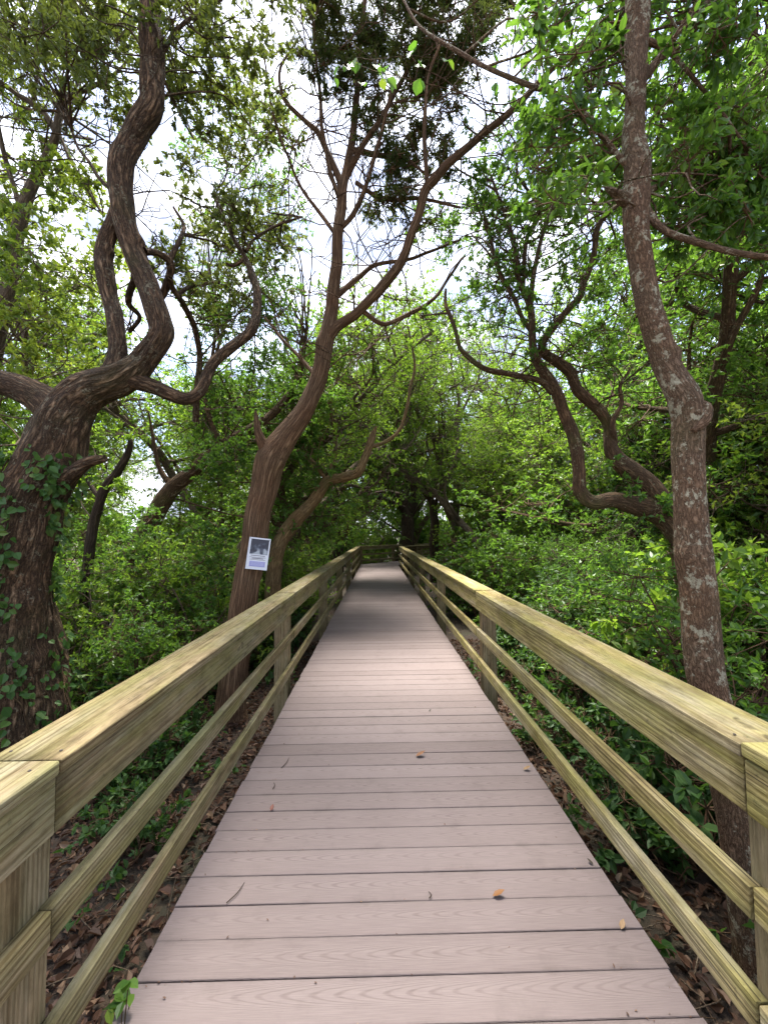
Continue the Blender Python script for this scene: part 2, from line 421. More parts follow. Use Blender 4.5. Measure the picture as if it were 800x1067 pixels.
def deck_mat():
    m, nt, out = mat('decking_composite'); g = G(nt)
    a = g.n('ShaderNodeAttribute', attribute_name='co').outputs['Vector']
    pos = g.n('ShaderNodeTexCoord').outputs['Object']
    sp = g.n('ShaderNodeSeparateXYZ', {0: a}); u, v, r = sp.outputs
    vv = g.math('SUBTRACT', v, g.math('MULTIPLY', g.math('SUBTRACT', r, .5), .05))
    wob = g.noise(g.n('ShaderNodeCombineXYZ', {0: g.math('MULTIPLY', u, 3.0), 1: g.math('MULTIPLY', v, 22.0), 2: g.math('MULTIPLY', r, 40)}).outputs[0], 1.0, 2)
    # nested cathedral arches: u + k v^2 (opening direction drifts along the board)
    lo = g.noise(g.n('ShaderNodeCombineXYZ', {0: g.math('MULTIPLY', u, 1.3), 1: g.math('MULTIPLY', r, 90)}).outputs[0], 1.0, 1)
    k = g.math('MULTIPLY', g.math('ADD', lo, .25), -330.0)
    t = g.math('ADD', g.math('ADD', u, g.math('MULTIPLY', g.math('MULTIPLY', vv, vv), k)), g.math('MULTIPLY', wob, .07))
    s = g.math('SINE', g.math('MULTIPLY', t, 78.0))
    line = g.ramp(s, [(.25, g3(0)), (1, g3(1))])
    fib = g.noise(g.n('ShaderNodeCombineXYZ', {0: g.math('MULTIPLY', u, 10.0), 1: g.math('MULTIPLY', v, 420.0), 2: g.math('MULTIPLY', r, 60)}).outputs[0], 1.0, 3, .6)
    pz = g.noise(pos, .8, 4, .6); pz2 = g.noise(pos, 7.0, 4, .65)
    ed = g.math('ABSOLUTE', v)
    c = g.mix(r, (.104, .077, .073), (.146, .113, .108))
    c = g.mix(g.math('MULTIPLY', g.math('MULTIPLY', line, g.ramp(g.noise(pos, 2.5, 3), [(.35, g3(.25)), (.65, g3(1))])), .62), c, (.062, .042, .036))
    c = g.mix(g.math('MULTIPLY', g.ramp(fib, [(.35, g3(0)), (.8, g3(1))]), .38), c, (.26, .21, .195))
    c = g.mix(g.math('MULTIPLY', g.ramp(pz, [(.4, g3(0)), (.7, g3(1))]), .25), c, (.11, .08, .07))
    c = g.mix(g.math('MULTIPLY', g.ramp(pz2, [(.56, g3(0)), (.74, g3(1))]), .28), c, (.075, .056, .048))
    c = g.mix(g.math('MULTIPLY', g.ramp(g.math('ADD', g.math('MULTIPLY', ed, 11.0), g.math('MULTIPLY', pz2, .4)), [(.86, g3(0)), (1.0, g3(1))]), .28), c, (.05, .038, .032))
    h = g.math('ADD', g.math('MULTIPLY', line, -.5), fib)
    b = g.n('ShaderNodeBump', {'Height': h, 'Strength': .35, 'Distance': .002})
    p = g.n('ShaderNodeBsdfPrincipled', {'Base Color': c, 'Roughness': .62, 'Specular IOR Level': .3, 'Normal': b.outputs[0]})
    nt.links.new(p.outputs[0], out.inputs[0])
    return m
DECK = deck_mat()

def soil_mat():
    m, nt, out = mat('soil'); g = G(nt)
    p0 = g.n('ShaderNodeTexCoord').outputs['Object']
    n1 = g.noise(p0, 1.3, 4); n2 = g.noise(p0, 30, 5, .7)
    vo = g.n('ShaderNodeTexVoronoi', {'Vector': p0, 'Scale': 26.0}).outputs['Color']
    c = g.ramp(n2, [(.3, (.010, .007, .005)), (.55, (.028, .019, .012)), (.8, (.06, .038, .023))])
    sx = g.n('ShaderNodeSeparateXYZ', {0: vo}).outputs[0]
    c = g.mix(.45, c, g.ramp(sx, [(0, (.03, .02, .013)), (.6, (.05, .028, .016)), (1, (.10, .055, .03))]))
    c = g.mix(g.math('MULTIPLY', g.ramp(n1, [(.5, g3(0)), (.7, g3(1))]), .6), c, (.03, .04, .014))
    b = g.n('ShaderNodeBump', {'Height': g.math('ADD', n2, sx), 'Strength': .8, 'Distance': .03})
    p = g.n('ShaderNodeBsdfPrincipled', {'Base Color': c, 'Roughness': .95, 'Normal': b.outputs[0]})
    nt.links.new(p.outputs[0], out.inputs[0])
    return m

def plain(name, c, rough=.6, spec=.3):
    m, nt, out = mat(name); g = G(nt)
    oc = g.n('ShaderNodeTexCoord').outputs['Object']
    cc = g.mix(g.noise(oc, 40, 4), tuple(x * .85 for x in c), c)
    p = g.n('ShaderNodeBsdfPrincipled', {'Base Color': cc, 'Roughness': rough, 'Specular IOR Level': spec})
    nt.links.new(p.outputs[0], out.inputs[0])
    return m

# ------------------------------------------------------------------ ground
def gz(x, y):
    """height of the ground"""
    x = np.asarray(x, float); y = np.asarray(y, float)
    q = np.stack([x * .35 + 9, y * .35 + 4, x * 0 + 2.5], -1)
    d = np.minimum(1, np.maximum(0, (np.abs(x) - 1.2) / 2.5))
    return .34 * (vnoise(q) - .5) * d + .05 * (vnoise(q * 6) - .5)

def build_ground():
    mb = MB()
    a = np.concatenate([[-400, -200, -100, -60], np.linspace(-30, 30, 161), [60, 100, 200, 400]])
    X, Y = np.meshgrid(a, a + 8, indexing='ij')
    V = np.stack([X, Y, gz(X, Y)], -1); n = len(a)
    i, j = np.meshgrid(np.arange(n - 1), np.arange(n - 1), indexing='ij')
    f = np.stack([i * n + j, (i + 1) * n + j, (i + 1) * n + j + 1, i * n + j + 1], -1).reshape(-1, 4)
    mb.add(V, f, None, 0, True)
    o = mb.build('ground', soil_mat()); o['kind'] = 'structure'
build_ground()

# ------------------------------------------------------------------ boardwalk
HW = 0.915
oc_ = W(375, 588, 18.0); t_ = (DZ - CAMP[2]) / (oc_[2] - CAMP[2])
OUT = CAMP + (oc_ - CAMP) * t_              # outer corner of the bend, on the deck
yA = OUT[1]
BEND = math.radians(42)
dir2 = np.array([math.sin(BEND), math.cos(BEND)]); nor2 = np.array([dir2[1], -dir2[0]])
cornerO = np.array([-HW, yA]);
mit = unit(np.array([1.0, 0.0]) + nor2)      # bisector of the two cross directions
cornerI = cornerO + mit * (2 * HW / mit[0])
LEN2 = 9.0

def clip(poly, p, n):
    """keep the side of a convex polygon where (q-p).n <= 0"""
    o = []
    for i in range(len(poly)):
        a, b = poly[i], poly[(i + 1) % len(poly)]
        da, db = (a - p) @ n, (b - p) @ n
        if da <= 0: o.append(a)
        if (da < 0 < db) or (db < 0 < da): o.append(a + (b - a) * da / (da - db))
    return o

def build_deck():
    root = thing('boardwalk', 'straight boardwalk of pinkish grey composite planks leading away through the trees', 'boardwalk', (0, 0, 0))
    mb = MB(); rng = np.random.default_rng(3)
    mn = np.array([-mit[1], mit[0]])         # normal of the mitre, pointing onward
    def plank(org, ax, ay, v0, n):
        wdt, th = .1405, .025
        l0, l1 = -HW - rng.uniform(0, .010), HW + rng.uniform(0, .010)
        sk = rng.normal() * .0015
        q = [org + ax * l0 + ay * (v0 + sk), org + ax * l1 + ay * (v0 - sk), org + ax * l1 + ay * (v0 + wdt - sk), org + ax * l0 + ay * (v0 + wdt + sk)]
        q = clip(q, cornerO, n)
        if len(q) < 3: return
        q = np.array(q); c = q.mean(0); r = rng.random(); uo = rng.uniform(0, 30)
        ins = np.array(q)
        for k in range(len(q)):              # eased top edge
            d = q[k] - c; lx, ly = d @ ax, d @ ay
            ins[k] = c + ax * (lx - np.sign(lx) * min(abs(lx), .002)) + ay * (ly - np.sign(ly) * min(abs(ly), .0018))
        m = len(q); dz = rng.normal() * .0008
        V = np.vstack([np.c_[ins, np.full(m, DZ + dz)], np.c_[q, np.full(m, DZ - .0025 + dz)], np.c_[q, np.full(m, DZ - th)]])
        A = np.array([[(p[:2] - org) @ ax + uo, (p[:2] - org) @ ay - v0 - wdt / 2, r] for p in V])
        mb.add(V[:m], [list(range(m))], A[:m])
        s = [[k, (k + 1) % m, m + (k + 1) % m, m + k] for k in range(m)] + [[m + k, m + (k + 1) % m, 2 * m + (k + 1) % m, 2 * m + k] for k in range(m)]
        mb.add(V, np.array(s)[:, ::-1], A)
    p = .1435
    for k in range(-26, int(22 / p)):
        plank(np.zeros(2), np.array([1., 0]), np.array([0, 1.]), 1.3545 + k * p, mn)
    cm = (cornerO + cornerI) / 2
    org = cm + dir2 * 0
    for k in range(-12, int(LEN2 / p)):
        plank(org, nor2, dir2, k * p, -mn)
    mb.build('decking', DECK, root)
    RIM = RM_P
    def beam(name, a, b, z0, z1, t, par):
        d = b - a; L = np.linalg.norm(d); o = box(name, (L, t, z1 - z0), RIM, par, .004)
        o.location = (a[0], a[1], (z0 + z1) / 2); o.rotation_euler = (0, 0, math.atan2(d[1], d[0])); return o
    for s in (-1, 1):
        cn = cornerO if s < 0 else cornerI
        beam('rim_joist', np.array([s * (HW - .04), -2.6]), np.array([s * (HW - .04), cn[1]]), DZ - .24, DZ - .03, .038, root)
        e = cn + dir2 * LEN2 - nor2 * s * .04
        beam('rim_joist', cn - nor2 * s * .04, e, DZ - .24, DZ - .03, .038, root)
    return root

def box(name, size, m, parent=None, bev=.003, ox=0.0):
    """a board: x from ox to ox+size, centred in y and z, softened edges"""
    me = bpy.data.meshes.new(name); bm = bmesh.new()
    bmesh.ops.create_cube(bm, size=1.0)
    for v in bm.verts:
        v.co = ((v.co.x + .5) * size[0] + ox, v.co.y * size[1], v.co.z * size[2])
    if bev: bmesh.ops.bevel(bm, geom=list(bm.edges), offset=bev, segments=2, affect='EDGES', profile=.6)
    bm.to_mesh(me); bm.free(); me.materials.append(m)
    return new_obj(name, me, parent)

deck = build_deck()

def railing(label, a, b, side, m, first_post, spacing, group=None, join_a=0.0, join_b=0.0):
    """a to b along the deck edge; side = +1 when the outside lies to the right of a->b"""
    a, b = np.asarray(a, float), np.asarray(b, float)
    d = b - a; L = np.linalg.norm(d); d = d / L
    o = np.array([d[1], -d[0]]) * side
    ang = math.atan2(d[1], d[0]); rng = np.random.default_rng(int(abs(a[0] * 100 + b[1] * 10)) + 5)
    root = thing('timber_railing', label, 'railing', (a[0], a[1], 0), ang, group)
    oy = -side                                # local +y is left of a->b
    def put(name, s0, s1, off, z, t, h, mm=m, bev=.004):
        x = box(name, (s1 - s0 - .004, t, h), mm, root, bev)
        x.location = (s0, oy * off + rng.normal() * .0015, z + rng.normal() * .0015)
        x.rotation_euler = (rng.normal() * .006, 0, rng.normal() * .0006)
        return x
    posts = []; s = first_post
    while s < L - .25:
        posts.append(s); s += spacing
    H = .912
    for s in posts:
        x = box('post', (DZ + H - .045 + .1, .14, .14), RM_P, root, .006)
        x.location = (s, oy * (.078 + .07), -.1); x.rotation_euler = (0, -math.pi / 2, 0)
    cuts = [0.0] + [p + .03 for p in posts] + [L]
    if cuts[1] < .3: cuts.pop(1)
    for k in range(len(cuts) - 1):
        s0, s1 = cuts[k], cuts[k + 1]
        put('cap_rail', s0 - (join_a if k == 0 else 0), s1 + (join_b if k == len(cuts) - 2 else 0), .029 + .102, DZ + H - .019, .204, .038, bev=.006)
        put('face_board', s0, s1, .039 + .019, DZ + .715 + .078, .038, .150)
        put('middle_rail', s0, s1, .039 + .019, DZ + .433 + .0445, .038, .089)
        put('lower_rail', s0, s1, .039 + .019, DZ + .124 + .0445, .038, .089)
        for e in (s0 + .05, s1 - .05):        # screw heads at the board ends
            for yy in (.06, .20):
                q = bpy.data.objects.new('screw', SCREW); COL.objects.link(q); q.parent = root
                q.location = (e + rng.normal() * .006, oy * (yy + rng.normal() * .006), DZ + H + .0007)
    return root

def screw_mesh():
    me = bpy.data.meshes.new('screw'); bm = bmesh.new()
    bmesh.ops.create_cone(bm, cap_ends=True, segments=10, radius1=.0045, radius2=.0035, depth=.002)
    bm.to_mesh(me); bm.free(); me.materials.append(plain('rusty_screw', (.06, .045, .035), .7)); return me
SCREW = screw_mesh()
railing('weathered brownish timber railing on the side of the boardwalk with the poster tree', (-HW, -2.05), cornerO, -1, RM_L, 1.11 + 2.05 + .03 - 3.18, 3.18, join_b=.02)
railing('yellowish green algae-tinted timber railing on the side of the boardwalk with the lichen-spotted tree', (HW, -2.05), cornerI, 1, RM_R, 1.13 + 2.05 + .03 - 3.18, 3.18)
railing('far timber railing closing off the outer side of the boardwalk where it bends', cornerO, cornerO + dir2 * LEN2, -1, RM_L, .12, 2.6)
railing('far timber railing on the inner side of the bend, half hidden behind dark trunks', cornerI, cornerI + dir2 * LEN2, 1, RM_L, 1.3, 2.6)
# ------------------------------------------------------------------ trees the photograph singles out
def path(pts):
    """[(px, py, width in photo pixels, distance)] -> points and radii"""
    P = np.array([W(a, b, y) for a, b, w, y in pts])
    r = np.array([w * .44 * y / F for a, b, w, y in pts])
    return P, r

def grow(mb, p, d, r, L, depth, ends, bend=.5, rise=.15, sides=6, slot=0, ratio=.68, kids=(2, 3)):
    """free branching from p along d; ends collects the tips"""
    n = 5; P = [np.array(p)]; d = unit(np.array(d, float))
    for k in range(n):
        d = unit(d + R.normal(size=3) * bend * .45 + np.array([0, 0, rise * .4]))
        P.append(P[-1] + d * L / n)
    rr = np.linspace(r, r * .6, n + 1)
    tube(mb, np.array(P), rr, sides, max(.06, L / 10), slot=slot)
    if depth <= 0:
        ends.append((P[-1], d, r * .6)); return
    for k in range(R.integers(kids[0], kids[1] + 1)):
        j = n if k == 0 else R.integers(2, n)
        dd = unit(d + rdir(1, .1)[0] * (.55 if k == 0 else 1.0))
        grow(mb, P[j], dd, rr[j] * (.95 if k == 0 else .7), L * ratio * R.uniform(.8, 1.15), depth - 1, ends, bend, rise, max(4, sides - 1), slot, ratio, kids)

def link(mb, skel, c, r=.012, slot=0):
    """a thin limb from the nearest lower point of the skeleton to a spray"""
    c = np.asarray(c); d = np.linalg.norm(skel - c, axis=1) + np.maximum(0, skel[:, 2] - c[2]) * 1.2
    k = np.flatnonzero(d < d.min() * 1.35 + .12); a = skel[R.choice(k)]
    L = np.linalg.norm(c - a)
    if L < .05: return
    m1 = a + (c - a) * .35 + R.normal(size=3) * L * .10; m2 = a + (c - a) * .7 + R.normal(size=3) * L * .09 + np.array([0, 0, .05 * L])
    tube(mb, np.array([a, m1, m2, c]), np.array([r * 1.2 + L * .0035, r + L * .0015, r * .8, r * .4]), 5, max(.06, L / 10), slot=slot)

def hero(name, label, cat, paths, bark, sides=14, step=.07, lump=.12, base=None, ridge=0.0, wob=0.0):
    """a tree from measured limbs; returns its root, the wood and the skeleton"""
    P0, r0 = path(paths[0])
    g = base if base is not None else (P0[0][0], P0[0][1], float(gz(P0[0][0], P0[0][1])))
    root = thing(name, label, cat, g)
    mb = MB(); skel = []; surf = []
    for k, pts in enumerate(paths):
        P, r = path(pts)
        if k == 0 and P[0][2] > g[2] - .1:
            P = np.vstack([[g[0], g[1], g[2] - .15], P]); r = np.concatenate([[r[0] * 1.35], r])
        p, rr, v, nn = tube(mb, P, r, max(6, int(sides * (1 if k == 0 else .75))), step, lump, 5.0, knots=9 if k == 0 else 4, ridge=ridge if k == 0 else 0.0, wob=wob)
        skel.append(np.c_[p, rr]); surf.append((v, nn))
    return root, mb, np.vstack(skel), surf, np.array(g)

def crown(root, mb, skel, g, sprays, leafmat, barkmat, ls, fine=False, aspect=.5, up=1.0, droop=0., dens=1.0, tw=.002, per=11, flat=.8, trunkname='trunk', sub=6):
    """sprays: (px, py, distance, radius in photo pixels, leaves)"""
    lb = MB(); S = skel[:, :3]
    for (px, py, y, rp, n) in sprays:
        c = W(px, py, y); rad = rp * y / F
        link(mb, S, c - np.array([0, 0, rad * .35]), .003 + rad * .007)
        k = max(1, int(round(rad / .55)))
        clump(lb, c - np.array([0, 0, rad * .3]), rad, int(n * dens), ls, fine, up, flat, None, aspect, sub + 2 * k, tw, droop, per)
    mb.build(trunkname, barkmat, root, origin=g)
    if lb.n: lb.build('crown', [leafmat, barkmat], root, 'lv', origin=g)

def spread(boxes, y0, y1, rp, n, count):
    """sprays scattered through the directions of a few windows (x0,y0,x1,y1)"""
    o = []
    area = np.array([(b[2] - b[0]) * (b[3] - b[1]) for b in boxes], float)
    for b in R.choice(len(boxes), count, p=area / area.sum()):
        x = boxes[b]; q = R.uniform(.7, 1.3)
        o.append((R.uniform(x[0], x[2]), R.uniform(x[1], x[3]), R.uniform(y0, y1), rp * q, int(n * q * q)))
    return o

# bare fine twigs all through its head
def bare(mb, skel, n, L0, L1, zmin, r=.004, kink=.35, depth=2):
    s = skel[skel[:, 2] > zmin]
    s = s[s[:, 3] < max(.06, np.percentile(s[:, 3], 60))]
    n = int(n * .7); r = r * 1.7
    A = s[R.integers(0, len(s), n), :3]
    D = rdir(n, .35); Ln = R.uniform(L0, L1, (n, 1))
    for k in range(min(depth, 2)):
        d2 = unit(D + rdir(n) * .5); M = A + D * Ln * .5 + R.normal(size=A.shape) * Ln * .07; C = M + d2 * Ln * .5
        thin_twigs(mb, A, (A + M) / 2 + R.normal(size=A.shape) * Ln * .07, M, np.full(n, r), np.full(n, r * .8), 0)
        thin_twigs(mb, M, (M + C) / 2 + R.normal(size=A.shape) * Ln * .07, C, np.full(n, r * .8), np.full(n, r * .45), 0)
        A = np.concatenate([M, (M + C) / 2, C]); D = unit(np.concatenate([D, d2, d2]) + rdir(len(A)) * kink * 2); Ln = np.concatenate([Ln] * 3) * .55
        n = len(A); r *= .6

# --- the big furrowed oak on the near left
oak_paths = [
 [(-10, 790, 150, 2.8), (-5, 700, 122, 2.8), (8, 610, 86, 2.8), (28, 535, 70, 2.8), (52, 480, 62, 2.82), (66, 440, 56, 2.85), (92, 408, 44, 2.86), (125, 392, 36, 2.86), (150, 374, 28, 2.88), (166, 345, 27, 2.9), (154, 305, 26, 2.95), (139, 262, 25, 3.0), (127, 222, 27, 3.02), (126, 175, 28, 3.05), (142, 132, 31, 3.05), (158, 105, 29, 3.05), (158, 60, 26, 3.05), (157, 0, 25, 3.05), (163, -90, 23, 3.05), (150, -220, 20, 3.1), (185, -420, 15, 3.2), (200, -600, 8, 3.3)],
 [(110, 400, 26, 2.86), (122, 368, 21, 2.9), (119, 335, 20, 2.95), (111, 300, 20, 3.0), (110, 262, 19, 3.02), (117, 232, 17, 3.02), (127, 212, 14, 3.02)],
 [(130, 392, 20, 2.86), (160, 402, 17, 2.9), (190, 415, 15, 2.95), (206, 408, 14, 3.0), (224, 378, 14, 3.1), (243, 360, 13, 3.2), (262, 344, 12, 3.3), (269, 312, 10, 3.4), (261, 284, 8, 3.5), (254, 266, 6, 3.55), (244, 250, 5, 3.6), (231, 226, 4, 3.7), (222, 200, 3, 3.8)],
 [(256, 268, 5, 3.55), (245, 276, 4, 3.55), (236, 274, 3, 3.55)],
 [(256, 262, 4, 3.55), (268, 246, 3, 3.6), (290, 232, 3, 3.7), (315, 226, 2, 3.8)],
 [(64, 436, 46, 2.85), (44, 416, 36, 2.85), (22, 405, 32, 2.85), (0, 398, 30, 2.85), (-40, 392, 28, 2.8), (-120, 350, 24, 2.8), (-220, 250, 18, 2.8)],
 [(48, 512, 30, 2.8), (72, 496, 18, 2.75), (92, 482, 13, 2.7), (110, 477, 8, 2.68)],
 [(140, 285, 8, 3.0), (134, 315, 7, 3.3), (146, 330, 5, 3.5), (135, 345, 5, 3.6)],
 [(150, 262, 9, 3.0), (162, 262, 7, 3.1), (176, 275, 9, 3.2), (170, 300, 8, 3.3), (160, 322, 6, 3.4)],
 [(176, 276, 7, 3.2), (186, 250, 5, 3.3), (192, 235, 4, 3.4), (180, 215, 3, 3.4)],
 [(176, 290, 7, 3.2), (190, 318, 7, 3.5), (203, 345, 7, 3.8), (207, 380, 7, 4.0), (205, 440, 7, 4.2)],
 [(184, 308, 5, 3.4), (200, 297, 5, 3.5), (228, 294, 3, 3.7)],
 [(125, 205, 6, 3.05), (100, 180, 4, 3.2), (78, 145, 3, 3.4), (60, 100, 2, 3.6)],
 [(165, 60, 6, 3.05), (185, 30, 5, 3.1), (215, 10, 4, 3.2), (250, -20, 3, 3.3)],
]
oak_paths = [[(a, b_, w, y * 1.2) for a, b_, w, y in q] for q in oak_paths]
oak, oak_mb, oak_sk, oak_surf, oak_g = hero('oak_tree', 'big dark oak with a thick furrowed trunk, its forked limbs snaking up beside the railing', 'tree', oak_paths, BK['oak'], 120, .03, .13, ridge=.012, wob=.03)
sp = spread([(-60, -150, 130, 60), (165, -150, 300, 30)], 2.8, 4.2, 62, 300, 34)
sp += spread([(175, 40, 300, 330)], 3.4, 5.2, 32, 170, 52)
sp += spread([(0, -20, 140, 150)], 3.2, 5.0, 30, 150, 22)
sp += [(30, 60, 3.4, 60, 260), (95, 40, 3.2, 55, 260), (190, 95, 3.6, 40, 190), (100, 100, 3.6, 40, 150)]
bare(oak_mb, oak_sk, 110, .3, 1.0, 3.0, .0045, .35, 3)
sp = [(a, b_, y * 1.15, r_, n_) for a, b_, y, r_, n_ in sp]
crown(oak, oak_mb, oak_sk, oak_g, sp, LM['olive'], BK['oak'], .058, True, .48, dens=1.25)

# ivy on the oak
def build_ivy():
    root = thing('ivy', 'ivy with small dark green leaves creeping up the thick furrowed oak trunk', 'creeper', tuple(oak_g))
    lb = MB(); v, nn = oak_surf[0]
    m = (v[:, 2] < 2.75) & (v[:, 2] > 0.0) & ((nn @ unit(CAMP - oak_g)) > -.6)
    v, nn = v[m], nn[m]
    q = vnoise(v * np.array([6.5, 6.5, 2.2]) + 11) * .6 + vnoise(v * np.array([14, 14, 7.]) + 3) * .4; px = np.array([PX(p)[0] for p in v])
    keep = (q > .525 - .07 * (px < 45) + .12 * (px > 62))
    v, nn = v[keep], nn[keep]
    k = R.choice(len(v), 1500); p = v[k] + R.normal(size=(1500, 3)) * .02; n_ = nn[k]
    p = p + n_ * R.uniform(.012, .07, (1500, 1))
    d = unit(R.normal(size=(1500, 3)) * .6 + np.array([0, 0, -.7]) + n_ * .3)
    N = n_ + R.normal(size=(1500, 3)) * .35 + np.array([0, 0, .45])
    l = R.uniform(.035, .085, 1500)
    lv = np.stack([R.random(1500), R.random(1500) * .8, R.random(1500)], 1)
    leaves(lb, p, d, N, l, l * .8, lv, 0, True)
    sm = MB()
    for j in range(16):
        a = R.integers(0, len(v)); pts = [v[a] + nn[a] * .008]
        for s in range(26):
            t = pts[-1] + np.array([R.normal() * .02, R.normal() * .02, -.06])
            dd = np.linalg.norm(oak_surf[0][0] - t, axis=1); i = np.argmin(dd)
            pts.append(oak_surf[0][0][i] + oak_surf[0][1][i] * .008 + R.normal(size=3) * .003)
        pts = np.array(pts[::2])
        tube(sm, pts, np.full(len(pts), .006), 5, .05)
    sm.build('stem', BK['brown'], root, origin=oak_g)
    lb.build('foliage', [LM['ivy'], BK['brown']], root, 'lv', origin=oak_g)
build_ivy()

# --- the reddish cedar that carries the notice
ced_paths = [
 [(241, 735, 33, 4.7), (247, 680, 30, 4.7), (257, 610, 29, 4.7), (266, 555, 30, 4.7), (274, 510, 32, 4.7), (281, 480, 35, 4.7), (297, 455, 28, 4.7), (316, 428, 22, 4.7), (330, 398, 20, 4.7), (338, 360, 19, 4.7), (345, 320, 15, 4.7), (350, 280, 14, 4.7), (353, 240, 13, 4.7), (357, 205, 12, 4.7), (363, 165, 10, 4.7), (368, 130, 9, 4.7), (372, 80, 7, 4.7), (378, 10, 6, 4.7), (390, -80, 4, 4.7), (395, -200, 2, 4.7)],
 [(339, 356, 15, 4.7), (352, 341, 13, 4.65), (372, 325, 12, 4.6), (395, 300, 12, 4.5), (420, 268, 11, 4.4), (430, 240, 11, 4.35), (443, 200, 11, 4.3), (452, 188, 11, 4.25), (470, 168, 10, 4.2), (500, 142, 9, 4.1), (530, 117, 8, 4.0), (562, 85, 7, 3.9), (590, 58, 5, 3.8), (615, 35, 4, 3.7)],
 [(280, 478, 16, 4.65), (270, 452, 10, 4.6), (267, 435, 6, 4.58), (266, 428, 2, 4.57)],
 [(358, 196, 9, 4.7), (335, 145, 7, 4.8), (322, 128, 6, 4.85), (300, 108, 5, 4.9), (293, 95, 4, 4.9), (292, 70, 3, 4.9), (310, 40, 2, 4.9)],
 [(360, 185, 8, 4.7), (380, 150, 7, 4.6), (405, 110, 6, 4.5), (425, 70, 5, 4.4), (440, 20, 4, 4.3)],
 [(353, 240, 6, 4.7), (370, 220, 6, 4.6), (385, 180, 5, 4.5), (400, 125, 4, 4.4), (408, 90, 3, 4.3)],
 [(366, 156, 7, 4.7), (395, 163, 6, 4.6), (420, 165, 5, 4.5), (440, 178, 3, 4.4)],
 [(356, 214, 6, 4.7), (340, 160, 5, 4.7), (332, 90, 4, 4.7), (325, 30, 3, 4.7), (322, -40, 2, 4.7)],
 [(346, 312, 8, 4.7), (372, 290, 6, 4.8), (392, 275, 5, 4.9), (430, 268, 4, 5.0), (480, 250, 3, 5.2)],
 [(376, 322, 6, 4.6), (400, 337, 5, 4.7), (430, 325, 5, 4.9), (455, 308, 4, 5.0), (480, 270, 3, 5.2)],
 [(350, 245, 5, 4.7), (320, 205, 4, 4.7), (300, 165, 3, 4.6), (285, 115, 3, 4.5), (275, 60, 2, 4.4)],
 [(445, 198, 6, 4.3), (441, 140, 5, 4.2), (445, 90, 4, 4.1), (460, 40, 3, 4.0)],
 [(371, 190, 5, 4.65), (400, 208, 5, 4.6), (440, 206, 4, 4.5), (480, 215, 3, 4.4)],
 [(333, 395, 5, 4.7), (300, 360, 4, 5.0), (275, 330, 3, 5.2)],
]
ced, ced_mb, ced_sk, ced_surf, ced_g = hero('cedar_tree', 'slender reddish brown cedar with the white notice on its trunk and dark feathery top', 'tree', ced_paths, BK['cedar'], 36, .05, .10, ridge=.002, wob=.03)
bare(ced_mb, ced_sk, 210, .35, 1.1, 3.6, .0055, .35, 3)
sp = [(345, 10, 4.7, 48, 1500), (375, 30, 4.7, 45, 1500), (420, 15, 4.5, 50, 1500), (470, 5, 4.3, 48, 1300), (330, 50, 4.7, 32, 700), (505, 25, 4.2, 36, 700), (390, 80, 4.6, 30, 600), (415, 150, 4.5, 32, 900), (440, 135, 4.4, 26, 600), (385, 115, 4.6, 24, 420), (440, 60, 4.3, 36, 800), (350, 90, 4.7, 24, 400), (292, 92, 4.9, 14, 160), (400, 205, 4.6, 22, 350), (455, 160, 4.4, 18, 240), (375, 125, 4.5, 20, 300),
      (360, -80, 4.7, 80, 2500), (450, -90, 4.5, 80, 2500), (400, -180, 4.7, 90, 2500)]
sp += spread([(380, 100, 470, 230)], 4.2, 5.0, 20, 260, 16)
sp += spread([(325, -20, 520, 75)], 4.2, 4.9, 26, 700, 26)
crown(ced, ced_mb, ced_sk, ced_g, sp, LM['cedar'], BK['cedar'], .06, False, .26, .2, .25, 1.15, .003, 16)

# --- the lichen-spotted tree on the near right
lic_paths = [
 [(792, 1010, 50, 1.92), (782, 950, 44, 1.93), (766, 850, 42, 1.95), (750, 770, 41, 1.97), (738, 700, 40, 2.0), (729, 640, 38, 2.0), (721, 560, 36, 2.02), (717, 490, 35, 2.04), (718, 440, 35, 2.05), (714, 417, 37, 2.05), (706, 403, 34, 2.06), (692, 378, 29, 2.08), (679, 330, 28, 2.1), (668, 280, 27, 2.12), (662, 240, 28, 2.14), (662, 205, 31, 2.15), (664, 175, 31, 2.16), (660, 145, 27, 2.17), (661, 115, 25, 2.18), (663, 60, 26, 2.2), (664, 0, 29, 2.2), (660, -80, 24, 2.2), (672, -220, 18, 2.25), (660, -420, 10, 2.3)],
 [(664, 218, 16, 2.15), (650, 205, 13, 2.12), (636, 198, 7, 2.1), (630, 195, 3, 2.1)],
 [(672, 218, 12, 2.15), (686, 236, 8, 2.1), (702, 246, 8, 2.05), (735, 256, 8, 2.0), (765, 263, 8, 1.95), (805, 268, 7, 1.9), (860, 270, 6, 1.85), (930, 250, 4, 1.8)],
 [(674, 200, 9, 2.15), (690, 190, 6, 2.2), (705, 178, 6, 2.3), (740, 172, 5, 2.4), (775, 158, 4, 2.5), (820, 150, 3, 2.6)],
 [(655, 172, 9, 2.16), (640, 158, 7, 2.2), (620, 132, 7, 2.25), (600, 110, 7, 2.3), (580, 98, 6, 2.35), (545, 86, 6, 2.4), (510, 72, 5, 2.45), (480, 55, 5, 2.5), (440, 30, 4, 2.6), (420, 0, 3, 2.7)],
 [(668, 85, 10, 2.18), (690, 55, 8, 2.2), (715, 25, 7, 2.25), (760, -20, 5, 2.3), (800, -60, 4, 2.3)],
 [(670, 40, 8, 2.2), (705, 60, 5, 2.2), (745, 110, 4, 2.2), (775, 150, 3, 2.2), (800, 170, 2, 2.2)],
 [(708, 420, 14, 2.04), (735, 424, 12, 2.0), (733, 440, 10, 1.98), (722, 448, 6, 1.98)],
]
